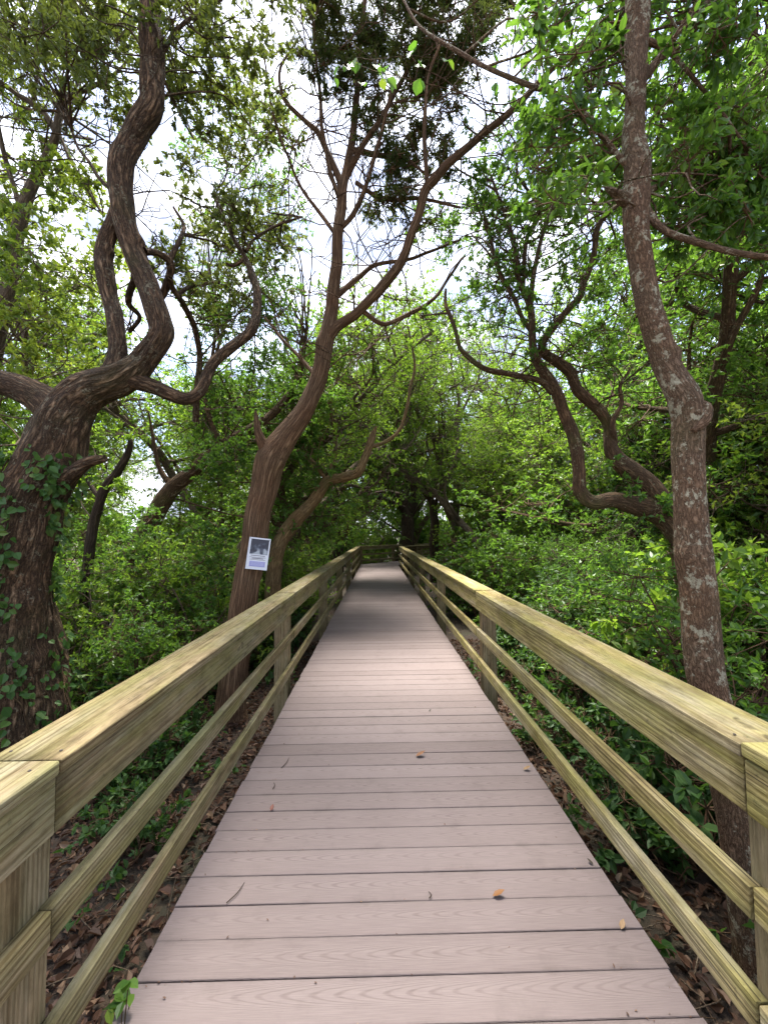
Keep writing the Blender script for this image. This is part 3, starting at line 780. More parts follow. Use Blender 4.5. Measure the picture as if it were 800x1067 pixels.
lic, lic_mb, lic_sk, lic_surf, lic_g = hero('lichen_spotted_tree', 'slim leaning brown tree blotched with pale lichen, close behind the yellowish railing', 'tree', lic_paths, BK['lichen'], 40, .025, .12, wob=.012)
sp = spread([(545, -140, 655, 200)], 1.9, 3.2, 40, 90, 56) + spread([(690, -140, 880, 70)], 2.0, 2.8, 44, 90, 34) + spread([(700, 95, 840, 250)], 2.1, 3.1, 38, 130, 52)
sp += spread([(640, -100, 720, 60)], 2.4, 3.2, 34, 80, 12)
sp = [(a, b_, max(y, 2.55) if 628 < a < 700 else y, r_, n_) for a, b_, y, r_, n_ in sp]
sp += [(600, 40, 2.0, 60, 110), (585, 130, 2.3, 50, 90), (700, 30, 2.0, 40, 60), (745, 20, 2.0, 45, 50)]
bare(lic_mb, lic_sk, 25, .25, .8, 3.2, .004, .35, 3)
crown(lic, lic_mb, lic_sk, lic_g, sp, LM['mid'], BK['lichen'], .056, True, .46, .7, .25, 1.3, .0018, 7)

# --- the crooked double-limbed tree behind it
crk_paths = [
 [(725, 660, 34, 4.0), (718, 600, 32, 4.0), (708, 560, 31, 4.0), (694, 540, 30, 4.0), (680, 532, 27, 4.0), (659, 526, 21, 4.0), (638, 520, 17, 4.0), (618, 523, 16, 4.0), (605, 511, 16, 4.0), (603, 487, 15, 4.0), (598, 454, 15, 4.0), (587, 427, 14, 4.0), (573, 400, 13, 4.0), (563, 380, 11, 4.0), (556, 362, 10, 4.0), (551, 320, 8, 4.05), (540, 285, 7, 4.1), (533, 250, 6, 4.15), (522, 215, 4, 4.2), (510, 185, 3, 4.2)],
 [(694, 536, 28, 4.0), (676, 508, 25, 4.05), (658, 490, 22, 4.1), (640, 474, 17, 4.1), (635, 445, 14, 4.1), (620, 424, 13, 4.1), (604, 408, 13, 4.1), (594, 390, 13, 4.1), (580, 378, 12, 4.08), (566, 364, 11, 4.03), (575, 340, 8, 4.0), (590, 322, 8, 4.0), (602, 310, 8, 4.0), (607, 292, 7, 4.0), (618, 264, 7, 4.0), (622, 240, 7, 3.95), (632, 224, 6, 3.9), (645, 214, 5, 3.9)],
 [(576, 408, 9, 4.0), (562, 396, 7, 3.95), (535, 391, 7, 3.9), (508, 385, 7, 3.85), (490, 374, 6, 3.8), (478, 362, 5, 3.75), (472, 338, 5, 3.7), (466, 318, 4, 3.7), (465, 300, 3, 3.7)],
 [(552, 330, 6, 4.05), (556, 290, 6, 4.0), (560, 262, 5, 4.0), (572, 225, 5, 4.0), (583, 190, 3, 4.0)],
 [(553, 345, 6, 4.05), (530, 300, 5, 4.1), (512, 260, 4, 4.2), (505, 230, 3, 4.2)],
 [(545, 300, 5, 4.1), (548, 250, 5, 4.1), (562, 215, 4, 4.1), (540, 180, 3, 4.1), (548, 130, 2, 4.1)],
 [(572, 225, 4, 4.0), (590, 195, 3, 4.0), (600, 170, 2, 4.0)],
 [(640, 462, 8, 4.1), (640, 440, 6, 4.0), (650, 420, 5, 4.0), (647, 400, 4, 4.0), (655, 385, 3, 4.0)],
]
crk, crk_mb, crk_sk, crk_surf, crk_g = hero('crooked_tree', 'crooked brown tree whose two bare limbs bend sideways, then rise and nearly meet', 'tree', crk_paths, BK['brown'], 24, .04, .15, wob=.04)
sp = spread([(495, 130, 645, 330)], 3.7, 5.2, 32, 160, 64) + spread([(560, 300, 640, 400)], 3.8, 4.6, 26, 120, 8) + spread([(435, 190, 510, 330)], 4.4, 5.6, 26, 110, 20) + [(660, 500, 3.9, 22, 120), (640, 480, 3.9, 16, 60), (690, 525, 3.8, 22, 110)]
bare(crk_mb, crk_sk, 90, .3, .9, 3.2, .005, .4, 3)
crown(crk, crk_mb, crk_sk, crk_g, sp, LM['mid'], BK['brown'], .05, False, .5)

# --- the tan arching trunk beyond the cedar
arc_paths = [
 [(285, 600, 18, 7.6), (292, 566, 18, 7.6), (308, 542, 17, 7.6), (328, 521, 14, 7.6), (341, 502, 12, 7.5), (358, 497, 11, 7.4), (373, 492, 11, 7.3), (380, 478, 10, 7.3), (386, 462, 9, 7.3), (389, 452, 7, 7.3), (392, 444, 2, 7.3)],
 [(385, 466, 5, 7.3), (402, 460, 5, 7.3), (416, 448, 4, 7.3), (424, 425, 4, 7.3), (427, 405, 4, 7.3), (432, 380, 3, 7.3), (425, 340, 2, 7.3)],
 [(341, 502, 6, 7.5), (325, 480, 4, 7.6), (300, 462, 3, 7.7), (285, 440, 2, 7.8)],
 [(310, 540, 6, 7.6), (330, 512, 5, 7.8), (350, 470, 4, 8.0), (345, 420, 3, 8.0), (360, 370, 2, 8.0)],
]
arc, arc_mb, arc_sk, arc_surf, arc_g = hero('arching_tree', 'low tan tree arching towards the path beyond the notice, its broken limb pointing up', 'tree', arc_paths, BK['tan'], 14, .08, .10)
sp = spread([(285, 330, 352, 455)], 7.0, 9.5, 26, 260, 22) + spread([(290, 440, 350, 500)], 7.4, 8.4, 16, 150, 8)
crown(arc, arc_mb, arc_sk, arc_g, sp, LM['mid'], BK['tan'], .075, False, .5)

# --- the pale forked tree at the far left
pal_paths = [
 [(-20, 600, 22, 5.0), (-16, 480, 20, 5.0), (-8, 380, 17, 5.0), (4, 320, 15, 5.0), (14, 270, 14, 5.0), (20, 235, 14, 5.0), (30, 200, 13, 5.0), (45, 172, 11, 5.0), (58, 142, 9, 5.0), (64, 108, 7, 5.0), (78, 98, 6, 5.0), (96, 90, 5, 5.0), (120, 76, 3, 5.1), (135, 60, 2, 5.2)],
 [(60, 140, 8, 5.0), (48, 120, 7, 5.0), (33, 107, 7, 5.0), (18, 98, 6, 5.0), (0, 85, 6, 5.0), (-40, 60, 4, 5.0)],
 [(20, 212, 6, 5.0), (10, 180, 5, 5.0), (2, 150, 5, 4.9), (-5, 110, 3, 4.8)],
 [(96, 90, 4, 5.0), (100, 60, 3, 5.0), (96, 30, 2, 5.0)],
 [(34, 106, 4, 5.0), (40, 70, 3, 4.9), (38, 20, 2, 4.9)],
 [(62, 140, 4, 5.0), (75, 170, 4, 4.9), (90, 195, 4, 4.9), (108, 225, 3, 4.8)],
 [(8, 320, 7, 5.0), (25, 345, 8, 5.0), (27, 385, 9, 5.0), (24, 420, 8, 5.0)],
]
pal, pal_mb, pal_sk, pal_surf, pal_g = hero('forked_tree', 'tree with a pale forked top against the sky, standing behind the big oak', 'tree', pal_paths, BK['grey'], 14, .08, .10)
sp = spread([(-60, 150, 110, 300), (-60, 290, 105, 410)], 4.0, 6.5, 32, 150, 84) + spread([(-60, 0, 90, 130)], 4.4, 5.6, 34, 110, 16) + [(35, 265, 3.6, 26, 60), (60, 190, 4.5, 24, 90), (20, 385, 4.0, 34, 120), (75, 400, 4.0, 26, 90)]
bare(pal_mb, pal_sk, 60, .3, .9, 4.2, .006, .4, 3)
crown(pal, pal_mb, pal_sk, pal_g, sp, LM['yellow'], BK['grey'], .07, False, .5)

# --- slanting and small trees on the left, seen between the oak and the cedar
sl_paths = [[(120, 640, 30, 6.5), (150, 560, 24, 6.5), (176, 514, 19, 6.5), (200, 492, 15, 6.5), (228, 466, 12, 6.6), (260, 447, 11, 6.8), (285, 430, 9, 7.0), (310, 395, 7, 7.2), (320, 340, 4, 7.4)],
            [(230, 465, 6, 6.6), (215, 420, 5, 6.6), (225, 370, 4, 6.6), (240, 320, 3, 6.6)],
            [(180, 508, 8, 6.5), (166, 488, 5, 6.5), (160, 460, 4, 6.5), (155, 430, 2, 6.5)]]
slt, slt_mb, slt_sk, _, slt_g = hero('slanting_tree', 'dark slanting trunk rising out of the shrubs between the oak and the notice tree', 'tree', sl_paths, BK['brown'], 14, .08, .1)
sp = spread([(200, 290, 330, 480)], 5.6, 8.0, 30, 260, 56) + spread([(210, 100, 310, 300)], 6.0, 8.0, 32, 200, 26) + spread([(85, 530, 235, 640)], 5.2, 6.2, 26, 200, 34) + spread([(200, 455, 250, 500)], 5.8, 6.3, 16, 110, 6)
crown(slt, slt_mb, slt_sk, slt_g, sp, LM['mid'], BK['brown'], .06, False, .5)

st_paths = [[(88, 640, 12, 5.5), (95, 560, 11, 5.5), (108, 512, 10, 5.5), (122, 492, 9, 5.5), (132, 475, 8, 5.5), (136, 462, 6, 5.5), (133, 451, 4, 5.5)],
            [(104, 520, 6, 5.5), (92, 500, 5, 5.6), (86, 470, 4, 5.6), (95, 430, 3, 5.7)]]
stt, stt_mb, stt_sk, _, stt_g = hero('small_tree', 'small curved dark stem with a cut-off tip, just right of the oak trunk', 'tree', st_paths, BK['dark'], 10, .06, .1)
crown(stt, stt_mb, stt_sk, stt_g, spread([(75, 430, 125, 520)], 5.2, 6.4, 22, 150, 12), LM['light'], BK['dark'], .055, False, .5)

# --- the pale dead-topped thin tree past the bend
thn_paths = [[(474, 580, 9, 14), (475, 530, 8, 14), (476, 495, 7, 14), (477, 465, 6, 14), (475, 440, 5, 14), (478, 415, 4, 14), (470, 380, 3, 14), (474, 330, 2, 14)],
             [(476, 452, 4, 14), (466, 432, 3, 14), (455, 418, 2, 14), (448, 400, 1.5, 14)], [(477, 440, 3, 14), (488, 415, 3, 14), (498, 395, 2, 14), (500, 370, 1.5, 14)]]
thn, thn_mb, thn_sk, _, thn_g = hero('bare_tree', 'thin pale bare-topped tree standing in the gap beyond the bend', 'tree', thn_paths, BK['grey'], 8, .12, .08)
bare(thn_mb, thn_sk, 40, .6, 1.6, 4.0, .009, .4, 2)
crown(thn, thn_mb, thn_sk, thn_g, spread([(450, 430, 505, 520)], 13.5, 15, 15, 160, 10), LM['light'], BK['grey'], .10, False, .5)

# --- gnarled dark trees round the end of the boardwalk
def gnarled(label, paths, sprays, leaf='dark'):
    t, mb, sk, _, g = hero('gnarled_tree', label, 'tree', paths, BK['dark'], 12, .12, .14)
    bare(mb, sk, 40, .5, 1.6, 2.4, .014, .5, 2)
    crown(t, mb, sk, g, sprays, LM[leaf], BK['dark'], .11, False, .5)
gnarled('gnarled dark tree with many low arching limbs just left of the boardwalk end',
 [[(352, 590, 12, 21), (352, 570, 12, 21), (349, 550, 10, 21), (340, 535, 8, 21), (330, 515, 6, 21), (345, 490, 4, 21)],
  [(349, 555, 7, 21), (360, 535, 6, 21), (378, 520, 5, 20), (400, 512, 4, 19), (420, 515, 3, 18)], [(350, 560, 6, 21), (332, 548, 5, 20), (315, 530, 4, 19), (300, 520, 3, 18)],
  [(352, 552, 6, 21), (356, 520, 5, 21), (350, 495, 4, 21), (370, 470, 3, 21)], [(348, 565, 5, 21), (330, 560, 4, 20), (318, 545, 4, 19), (322, 525, 3, 19)]],
 spread([(310, 440, 430, 505)], 21, 26, 15, 200, 26) + spread([(330, 400, 440, 450)], 21, 26, 16, 200, 12), 'mid')
gnarled('thick dark trunk standing right behind the boardwalk bend',
 [[(424, 590, 15, 22.5), (425, 565, 15, 22.5), (424, 545, 14, 22.5), (420, 525, 12, 22.5), (408, 508, 9, 22), (392, 490, 7, 21), (378, 475, 4, 20)],
  [(424, 545, 8, 22.5), (432, 520, 7, 22.5), (428, 495, 5, 22), (440, 470, 4, 22)], [(421, 530, 7, 22.5), (400, 520, 5, 21), (380, 514, 4, 20), (362, 500, 3, 19)]],
 spread([(370, 420, 470, 500)], 23, 28, 15, 200, 20) + spread([(345, 300, 455, 450)], 23, 28, 15, 260, 50), 'light')
gnarled('upright dark tree between the inner railing of the bend and the shrubs',
 [[(453, 592, 11, 17.5), (452, 568, 11, 17.5), (453, 545, 10, 17.5), (449, 520, 8, 17.5), (441, 498, 6, 17), (430, 475, 5, 16.5), (436, 440, 3, 16)],
  [(451, 530, 6, 17.5), (460, 505, 4, 17.5), (455, 475, 3, 17.5), (470, 450, 2, 17)], [(450, 524, 5, 17.5), (436, 508, 4, 17), (420, 500, 3, 16)]],
 spread([(425, 410, 480, 480)], 17, 20, 15, 180, 16), 'light')
#==MORE2==

# ------------------------------------------------------------------ the wood around: trees and shrubs
def proto_tree(name, H, r0, leafmat, barkmat, nleaf, ls, lean=.1, crownlow=.35, nl=9, cr=1.5, flat=.75, aspect=.5, up=1.0, droop=0., wig=.22, sub=9, fork=True):
    root = thing(name, '', 'tree', (0, 0, -60))
    mb = MB(); lb = MB(); n = 8
    P = [np.zeros(3) - np.array([0, 0, .15])]; d = unit(np.array([R.normal() * lean, R.normal() * lean, 1.0]))
    for k in range(n):
        d = unit(d + R.normal(size=3) * wig * np.array([1, 1, .3]) + np.array([0, 0, .18])); P.append(P[-1] + d * H * .82 / n)
    P = np.array(P); r = np.linspace(1, .25, n + 1) * r0; r[0] *= 1.4
    p, rr, _, _ = tube(mb, P, r, 10, .15, .12, 4.0)
    tips = [P[-1]]
    for k in range(nl):
        t = crownlow + (1 - crownlow) * (k + R.random()) / nl * .95
        i = min(len(p) - 2, int(t * len(p))); a = k * 2.4 + R.normal() * .4
        L = H * R.uniform(.16, .30) * (1.25 - .6 * t)
        dd = unit(np.array([math.cos(a), math.sin(a), R.uniform(.15, .8)]))
        Q = [p[i]]
        for s in range(4):
            dd = unit(dd + R.normal(size=3) * wig + np.array([0, 0, .12])); Q.append(Q[-1] + dd * L / 4)
        q, _, _, _ = tube(mb, np.array(Q), np.linspace(rr[i] * .62, .012, 5), 7, .12, .1, 4.0)
        tips += [Q[-1], Q[2] + R.normal(size=3) * .2, Q[3] + rdir(1)[0] * .5]
        for s in range(2):
            e = Q[2 + s] + rdir(1, .3)[0] * L * .5
            tube(mb, np.array([Q[2 + s], (Q[2 + s] + e) / 2 + R.normal(size=3) * .08, e]), np.array([.02, .014, .008]), 5, .12); tips.append(e)
    per = nleaf / len(tips)
    for t in tips:
        k = R.uniform(.65, 1.25)
        clump(lb, t, cr * k * .55, int(per * k * k), ls, False, up, flat, None, aspect, sub, .004, droop, 12, .6)
    mb.build('trunk', barkmat, root); lb.build('crown', [leafmat, barkmat], root, 'lv')
    return root

def proto_shrub(name, H, Wd, leafmat, barkmat, nleaf, ls, aspect=.5, up=.9, stems=7, fine=False, droop=0., flat=.8, sub=7):
    root = thing(name, '', 'shrub', (0, 0, -60))
    mb = MB(); lb = MB(); tips = []
    for k in range(stems):
        a = R.uniform(0, 6.28); o = np.array([math.cos(a), math.sin(a), 0]) * R.uniform(.02, .22) * Wd
        e = np.array([math.cos(a + R.normal() * .5) * Wd * R.uniform(.25, .85), math.sin(a + R.normal() * .5) * Wd * R.uniform(.25, .85), H * R.uniform(.55, .95)])
        m = (o + e) / 2 + R.normal(size=3) * .12 * Wd + np.array([0, 0, .1 * H])
        p, _, _, _ = tube(mb, np.array([o - [0, 0, .1], o + (m - o) * .5 + R.normal(size=3) * .05, m, e]), np.array([.02, .017, .012, .005]), 6, .1, .1, 8)
        tips += [p[int(len(p) * t)] + R.normal(size=3) * .12 * Wd for t in (.35, .6, .8)] + [e]
    for k in range(stems):                    # low skirts
        a = R.uniform(0, 6.28); tips.append(np.array([math.cos(a) * Wd * .6, math.sin(a) * Wd * .6, H * R.uniform(.12, .35)]))
    per = nleaf / len(tips)
    for t in tips:
        k = R.uniform(.7, 1.3)
        clump(lb, t, Wd * .48 * k, int(per * k * k), ls, fine, up, flat, None, aspect, sub, .0028, droop, 10, .65)
    mb.build('stem', barkmat, root); lb.build('foliage', [leafmat, barkmat], root, 'lv')
    return root

_used = set()
def place(proto, x, y, s, label, group, z=None, sz=1.0):
    loc = (x, y, float(gz(x, y)) if z is None else z); rz = R.uniform(0, 6.28)
    sc3 = (s * R.uniform(.9, 1.1), s * R.uniform(.9, 1.1), s * sz)
    if proto.name in _used:
        return copy_thing(proto, loc, rz, sc3, label, group)
    _used.add(proto.name)
    proto.location = loc; proto.rotation_euler = (0, 0, rz); proto.scale = sc3
    proto['label'] = label; proto['group'] = group
    return proto

TP = {
 'light': [proto_tree('broadleaf_tree', 7.5, .13, LM['light'], BK['grey'], 18000, .10, nl=10, cr=1.9, crownlow=.22) for _ in range(2)],
 'mid': [proto_tree('broadleaf_tree', 7.5, .15, LM['mid'], BK['brown'], 16000, .085, nl=11, cr=2.0, crownlow=.2) for _ in range(2)],
 'dark': [proto_tree('evergreen_tree', 7.5, .16, LM['dark'], BK['dark'], 20000, .08, nl=14, cr=1.9, crownlow=.08, droop=.15)],
 'tall': [proto_tree('tall_tree', 11.5, .15, LM['light'], BK['grey'], 15000, .085, nl=15, cr=1.8, crownlow=.34, wig=.3) for _ in range(3)],
 'tallmid': [proto_tree('tall_tree', 11.5, .16, LM['mid'], BK['brown'], 19000, .10, nl=16, cr=1.8, crownlow=.28, wig=.3) for _ in range(2)],
 'yellow': [proto_tree('broadleaf_tree', 6.5, .11, LM['yellow'], BK['grey'], 12000, .085, nl=10, cr=1.8, crownlow=.2)],
}
SP = {
 'mid': [proto_shrub('leafy_shrub', 1.9, 1.0, LM['mid'], BK['brown'], 6500, .07) for _ in range(2)],
 'light': [proto_shrub('leafy_shrub', 1.8, 1.0, LM['light'], BK['grey'], 5500, .065) for _ in range(2)],
 'feather': [proto_shrub('feathery_shrub', 1.9, 1.0, LM['mid'], BK['dark'], 11000, .065, .22, .4, 9) for _ in range(2)],
 'dark': [proto_shrub('dark_shrub', 1.7, 1.05, LM['dark'], BK['dark'], 6500, .07)],
 'broad': [proto_shrub('broadleaf_shrub', 1.7, 1.0, LM['mid'], BK['brown'], 3200, .10, .55, 1.3, 8, True), proto_shrub('broadleaf_shrub', 1.7, 1.0, LM['light'], BK['brown'], 3000, .10, .55, 1.3, 8, True)],
 'low': [proto_shrub('low_shrub', .75, .62, LM['dark'], BK['brown'], 900, .10, .6, 1.4, 5, True), proto_shrub('low_shrub', .7, .6, LM['dark'], BK['brown'], 900, .085, .6, 1.4, 5, True)],
}
def pos(px, y):
    p = W(px, 553, y); return p[0], p[1]

# (photo column, distance, scale, kind) - trees behind the shrubs
LTREES = [(-150, 6, 1.0, 'mid'), (-60, 8, 1.05, 'light'), (20, 9, .9, 'yellow'), (-10, 14, 1.1, 'mid'), (68, 13, .8, 'light'), (60, 18, 1.0, 'mid'), (105, 24, .75, 'light')]
CTREES = [(222, 12, .95, 'light'), (262, 9.5, .95, 'mid'), (300, 13, 1.15, 'mid'), (240, 17, 1.3, 'light'), (322, 18, 1.0, 'light'), (305, 22, 1.5, 'light'), (365, 31, 1.6, 'light'), (410, 28, 1.5, 'light')]
RTREES = [(446, 24, 1.3, 'mid'), (520, 20, 1.05, 'light'), (520, 13, .72, 'light'), (552, 16, 1.0, 'mid'), (580, 11, .8, 'light'), (610, 14, 1.1, 'mid'), (640, 9.5, .95, 'dark'), (672, 12, 1.15, 'mid'), (700, 8, .9, 'dark'), (735, 10.5, 1.05, 'dark'), (790, 6.5, .85, 'yellow'), (760, 13, 1.2, 'mid'), (850, 8, 1.0, 'mid'), (960, 6, 1.0, 'light'), (498, 28, 1.2, 'light'), (560, 24, 1.4, 'mid'), (650, 20, 1.5, 'light')]
LTREES += [(-80, 11, 1.0, 'tall'), (20, 14, 1.0, 'tall'), (85, 16, .95, 'tall')]
CTREES += [(215, 8.5, .9, 'tall'), (248, 12, 1.1, 'tall'), (290, 10, 1.0, 'tall'), (325, 15, 1.2, 'tallmid'), (345, 24, 1.4, 'tallmid'), (478, 29, 1.7, 'tall'), (500, 22, 1.6, 'tall'), (180, 16, .62, 'light'), (418, 27, 1.4, 'tall')]
RTREES += [(448, 16, 1.05, 'tall'), (515, 11, .95, 'tall'), (545, 17, 1.3, 'tallmid'), (585, 9, .95, 'tall'), (630, 12, 1.15, 'tall'), (675, 8.5, 1.0, 'tallmid'), (725, 11, 1.25, 'tall'), (765, 7.5, .9, 'tallmid'), (830, 7, .95, 'tall'), (900, 9, 1.1, 'tallmid')]
nm = {'tall': 'tall pale green', 'tallmid': 'tall mid green', 'light': 'light green', 'mid': 'mid green', 'dark': 'dark green', 'yellow': 'yellow green'}
def on_walk(x, y, m):
    if abs(x) < HW + m and y < yA + .5: return True
    q = np.array([x, y]); t = (q - cornerO) @ dir2; l = (q - (cornerO + cornerI) / 2) @ nor2
    return -1 < t < LEN2 + 1 and abs(l) < HW + m
def trees(lst, where, grp):
    for px, y, s, k in lst:
        x, yy = pos(px, y)
        while on_walk(x, yy, 1.0): yy += .5
        if abs(x) < 3.1 and yy < yA: x = 3.1 if x > 0 else -3.1      # crowns stay off the deck
        place(TP[k][R.integers(len(TP[k]))], x, yy, s, f'{nm[k]} leafy tree {where}', f'{nm[k]} {grp}')
trees(LTREES, 'in the wood behind the big furrowed oak', 'trees behind the big oak')
trees(CTREES, 'in the wood between the notice tree and the boardwalk end', 'trees beyond the notice tree')
trees(RTREES, 'in the wood behind the crooked tree and the lichen-spotted tree', 'trees behind the lichen-spotted tree')

def clear_of(x, y, rad, hgt):
    """keep the boardwalk and the measured trunks free"""
    if abs(x) < 1.3 + rad * .75 and y < yA + 1: return False
    c = cornerO + dir2 * 4; t = (np.array([x, y]) - cornerO) @ dir2; l = (np.array([x, y]) - (cornerO + cornerI) / 2) @ nor2
    if t > -1 and t < LEN2 and abs(l) < 1.3 + rad * .75: return False
    px, _ = PX(np.array([x, y, .5])); w = rad * F / max(y, .5)
    for c_, hw, yt in ((oak_g, 70, 3.4), (ced_g, 17, 4.7), (lic_g, 24, 2.0)):
        tp, _ = PX(np.array([c_[0], c_[1], 1.2]))
        if abs(px - tp) < hw + w * .8 and y < yt + .25 + rad * .5: return False
    for c_, hw in ((arc_g, 14),):
        tp, _ = PX(np.array([c_[0], c_[1], 1.6]))
        if abs(px - tp) < hw + w * .4 and 3 < y < c_[1] and hgt > 1.2: return False
    return True

def shrubs(n, x0, x1, y0, y1, kinds, smin, smax, where, grp, mind):
    put = []; tries = 0
    while len(put) < n and tries < 4000:
        tries += 1
        y = y0 + (y1 - y0) * R.random() ** 1.1; x = R.uniform(x0, x1) * (1 + .09 * (y - y0)) if abs(x1) > 3 else R.uniform(x0, x1)
        k = kinds[R.integers(len(kinds))]; s = R.uniform(smin, smax)
        if not clear_of(x, y, s * (.6 if k == 'low' else 1.0), s * (.7 if k == 'low' else 1.9)): continue
        if any((x - a) ** 2 + (y - b) ** 2 < (mind * (s + c) / 2) ** 2 for a, b, c in put): continue
        put.append((x, y, s))
        pr = SP[k][R.integers(len(SP[k]))]
        nmz = {'mid': 'mid green leafy shrub', 'light': 'light green leafy shrub', 'feather': 'feathery fine-leaved shrub', 'dark': 'dark green dense shrub', 'low': 'low broad-leaved plant', 'broad': 'broad-leaved green shrub'}[k]
        if k == 'low' and y < 1.5: x += .45 if x > 0 else -.45
        place(pr, x, y, s, f'{nmz} {where}', f'{nmz}s {grp}', sz=R.uniform(.85, 1.15))
shrubs(22, -5.2, -1.9, 4.5, 11, ['mid', 'light', 'light', 'mid'], .75, 1.1, 'in the thicket between the furrowed oak and the notice tree', 'left of the notice tree', .95)
shrubs(16, -6, -1.6, 8, 19, ['mid', 'light', 'dark', 'feather'], .9, 1.25, 'in the thicket past the notice tree', 'past the notice tree', 1.0)
shrubs(20, 2.3, 4.4, 3.2, 9, ['feather', 'mid', 'feather', 'mid', 'dark'], .8, 1.15, 'in the thicket right behind the yellowish railing', 'behind the yellowish railing', .9)
shrubs(26, 1.9, 6.5, 8, 20, ['light', 'mid', 'feather', 'mid'], .95, 1.45, 'in the thicket beside the far half of the yellowish railing', 'beside the far half of the railing', 1.0)
shrubs(30, -9, 9, yA + 4, yA + 13, ['mid', 'light', 'light'], 1.2, 1.9, 'in the wood beyond the end of the boardwalk', 'beyond the end of the boardwalk', .95)
shrubs(16, 3.0, 5.5, 2.8, 6.5, ['broad'], .9, 1.3, 'among the leaves right of the lichen-spotted tree', 'right of the lichen-spotted tree', .9)
shrubs(62, 1.2, 3.8, .8, 8, ['low'], .6, 1.2, 'on the dark ground under the yellowish railing', 'under the yellowish railing', .52)
shrubs(40, -4.2, -1.3, 1.6, 9, ['low'], .45, .95, 'on the leaf litter beside the brownish railing', 'beside the brownish railing', .6)
for k in ('low', 'broad', 'mid', 'light', 'feather', 'dark'):
    for p_ in SP[k]:
        if p_.name not in _used: place(p_, R.uniform(9, 12), R.uniform(14, 20), 1.2, 'shrub deep in the wood to the right', 'shrubs deep in the wood')

# ------------------------------------------------------------------ far wood, leaf litter, undergrowth
def far_wood():
    lb = MB()
    n = 0
    while n < 330:
        a = R.uniform(-1.35, 1.35); d = R.uniform(26, 44)
        x, y = math.sin(a) * d, math.cos(a) * d
        px = PX(np.array([x, y, 2]))[0] if y > 2 else 5000
        top = 13.0
        if 110 < px < 215: top = 3.4
        if 462 < px < 500: top = 5.5
        h = R.uniform(.8, top) if n % 3 else R.uniform(.5, 3.2)
        rad = min(R.uniform(1.6, 2.8), max(1.0, top * .3))
        clump(lb, (x, y, h), rad, 620, .26, False, .9, .85, None, .55, 9, .012, 0, 14, .6); n += 1
    o = lb.build('far_wood', [LM['mid'], BK['dark']], None, 'lv'); o['kind'] = 'stuff'
far_wood()

def litter():
    lb = MB()
    def strew(n, x0, x1, y0, y1):
        x = R.uniform(x0, x1, n); y = y0 + (y1 - y0) * R.random(n) ** 1.5
        z = gz(x, y) + R.uniform(.004, .05, n)
        l = .022 + .06 * R.random(n) ** 1.5; d = R.normal(size=(n, 3)) * np.array([1, 1, .35]); N = R.normal(size=(n, 3)) * .45 + np.array([0, 0, 1])
        lv = np.stack([R.random(n), R.random(n), R.random(n)], 1)
        leaves(lb, np.stack([x, y, z], 1), d, N, l, l * R.uniform(.4, .7, n), lv, 0, True, .35, .25)
    strew(22000, -3.6, -.6, .3, 8); strew(15000, .6, 3.2, .3, 8); strew(3500, -8, -1, 6, 18); strew(2500, 1, 8, 6, 18)
    o = lb.build('leaf_litter', [LM['dead']], None, 'lv'); o['kind'] = 'stuff'
    tb = MB(); n = 420
    for sx in (-1, 1):
        x = sx * R.uniform(.9, 3.6, n); y = R.uniform(.6, 8, n); A = np.stack([x, y, gz(x, y) + R.uniform(.01, .05, n)], 1)
        d = rdir(n) * np.array([1, 1, .12]); C = A + d * R.uniform(.1, .7, (n, 1)); C[:, 2] = np.maximum(C[:, 2], gz(C[:, 0], C[:, 1]) + .01)
        thin_twigs(tb, A, (A + C) / 2 + R.normal(size=(n, 3)) * .04, C, np.full(n, .005), np.full(n, .0025), 0)
    o = tb.build('fallen_twigs', [BK['grey']]); o['kind'] = 'stuff'
litter()

def undergrowth():
    lb = MB()
    def sow(n, x0, x1, y0, y1, ls, h):
        for _ in range(n):
            x, y = R.uniform(x0, x1), y0 + (y1 - y0) * R.random() ** 1.4
            if abs(x) < 1.05 and y < yA: continue
            clump(lb, (x, y, float(gz(x, y)) + h * R.uniform(.1, .8)), R.uniform(.12, .3), R.integers(12, 34), ls, True, 1.6, .6, None, .62, 4, .0016, 0, 5, .7)
    sow(150, 1.1, 3.4, .8, 6, .06, .35); sow(150, 2.5, 9, 3, 16, .09, .5)
    sow(70, -4, -1.3, 2.2, 8, .055, .25); sow(140, -9, -1.6, 5, 16, .09, .5)
    o = lb.build('undergrowth', [LM['dark'], BK['brown']], None, 'lv'); o['kind'] = 'stuff'
undergrowth()

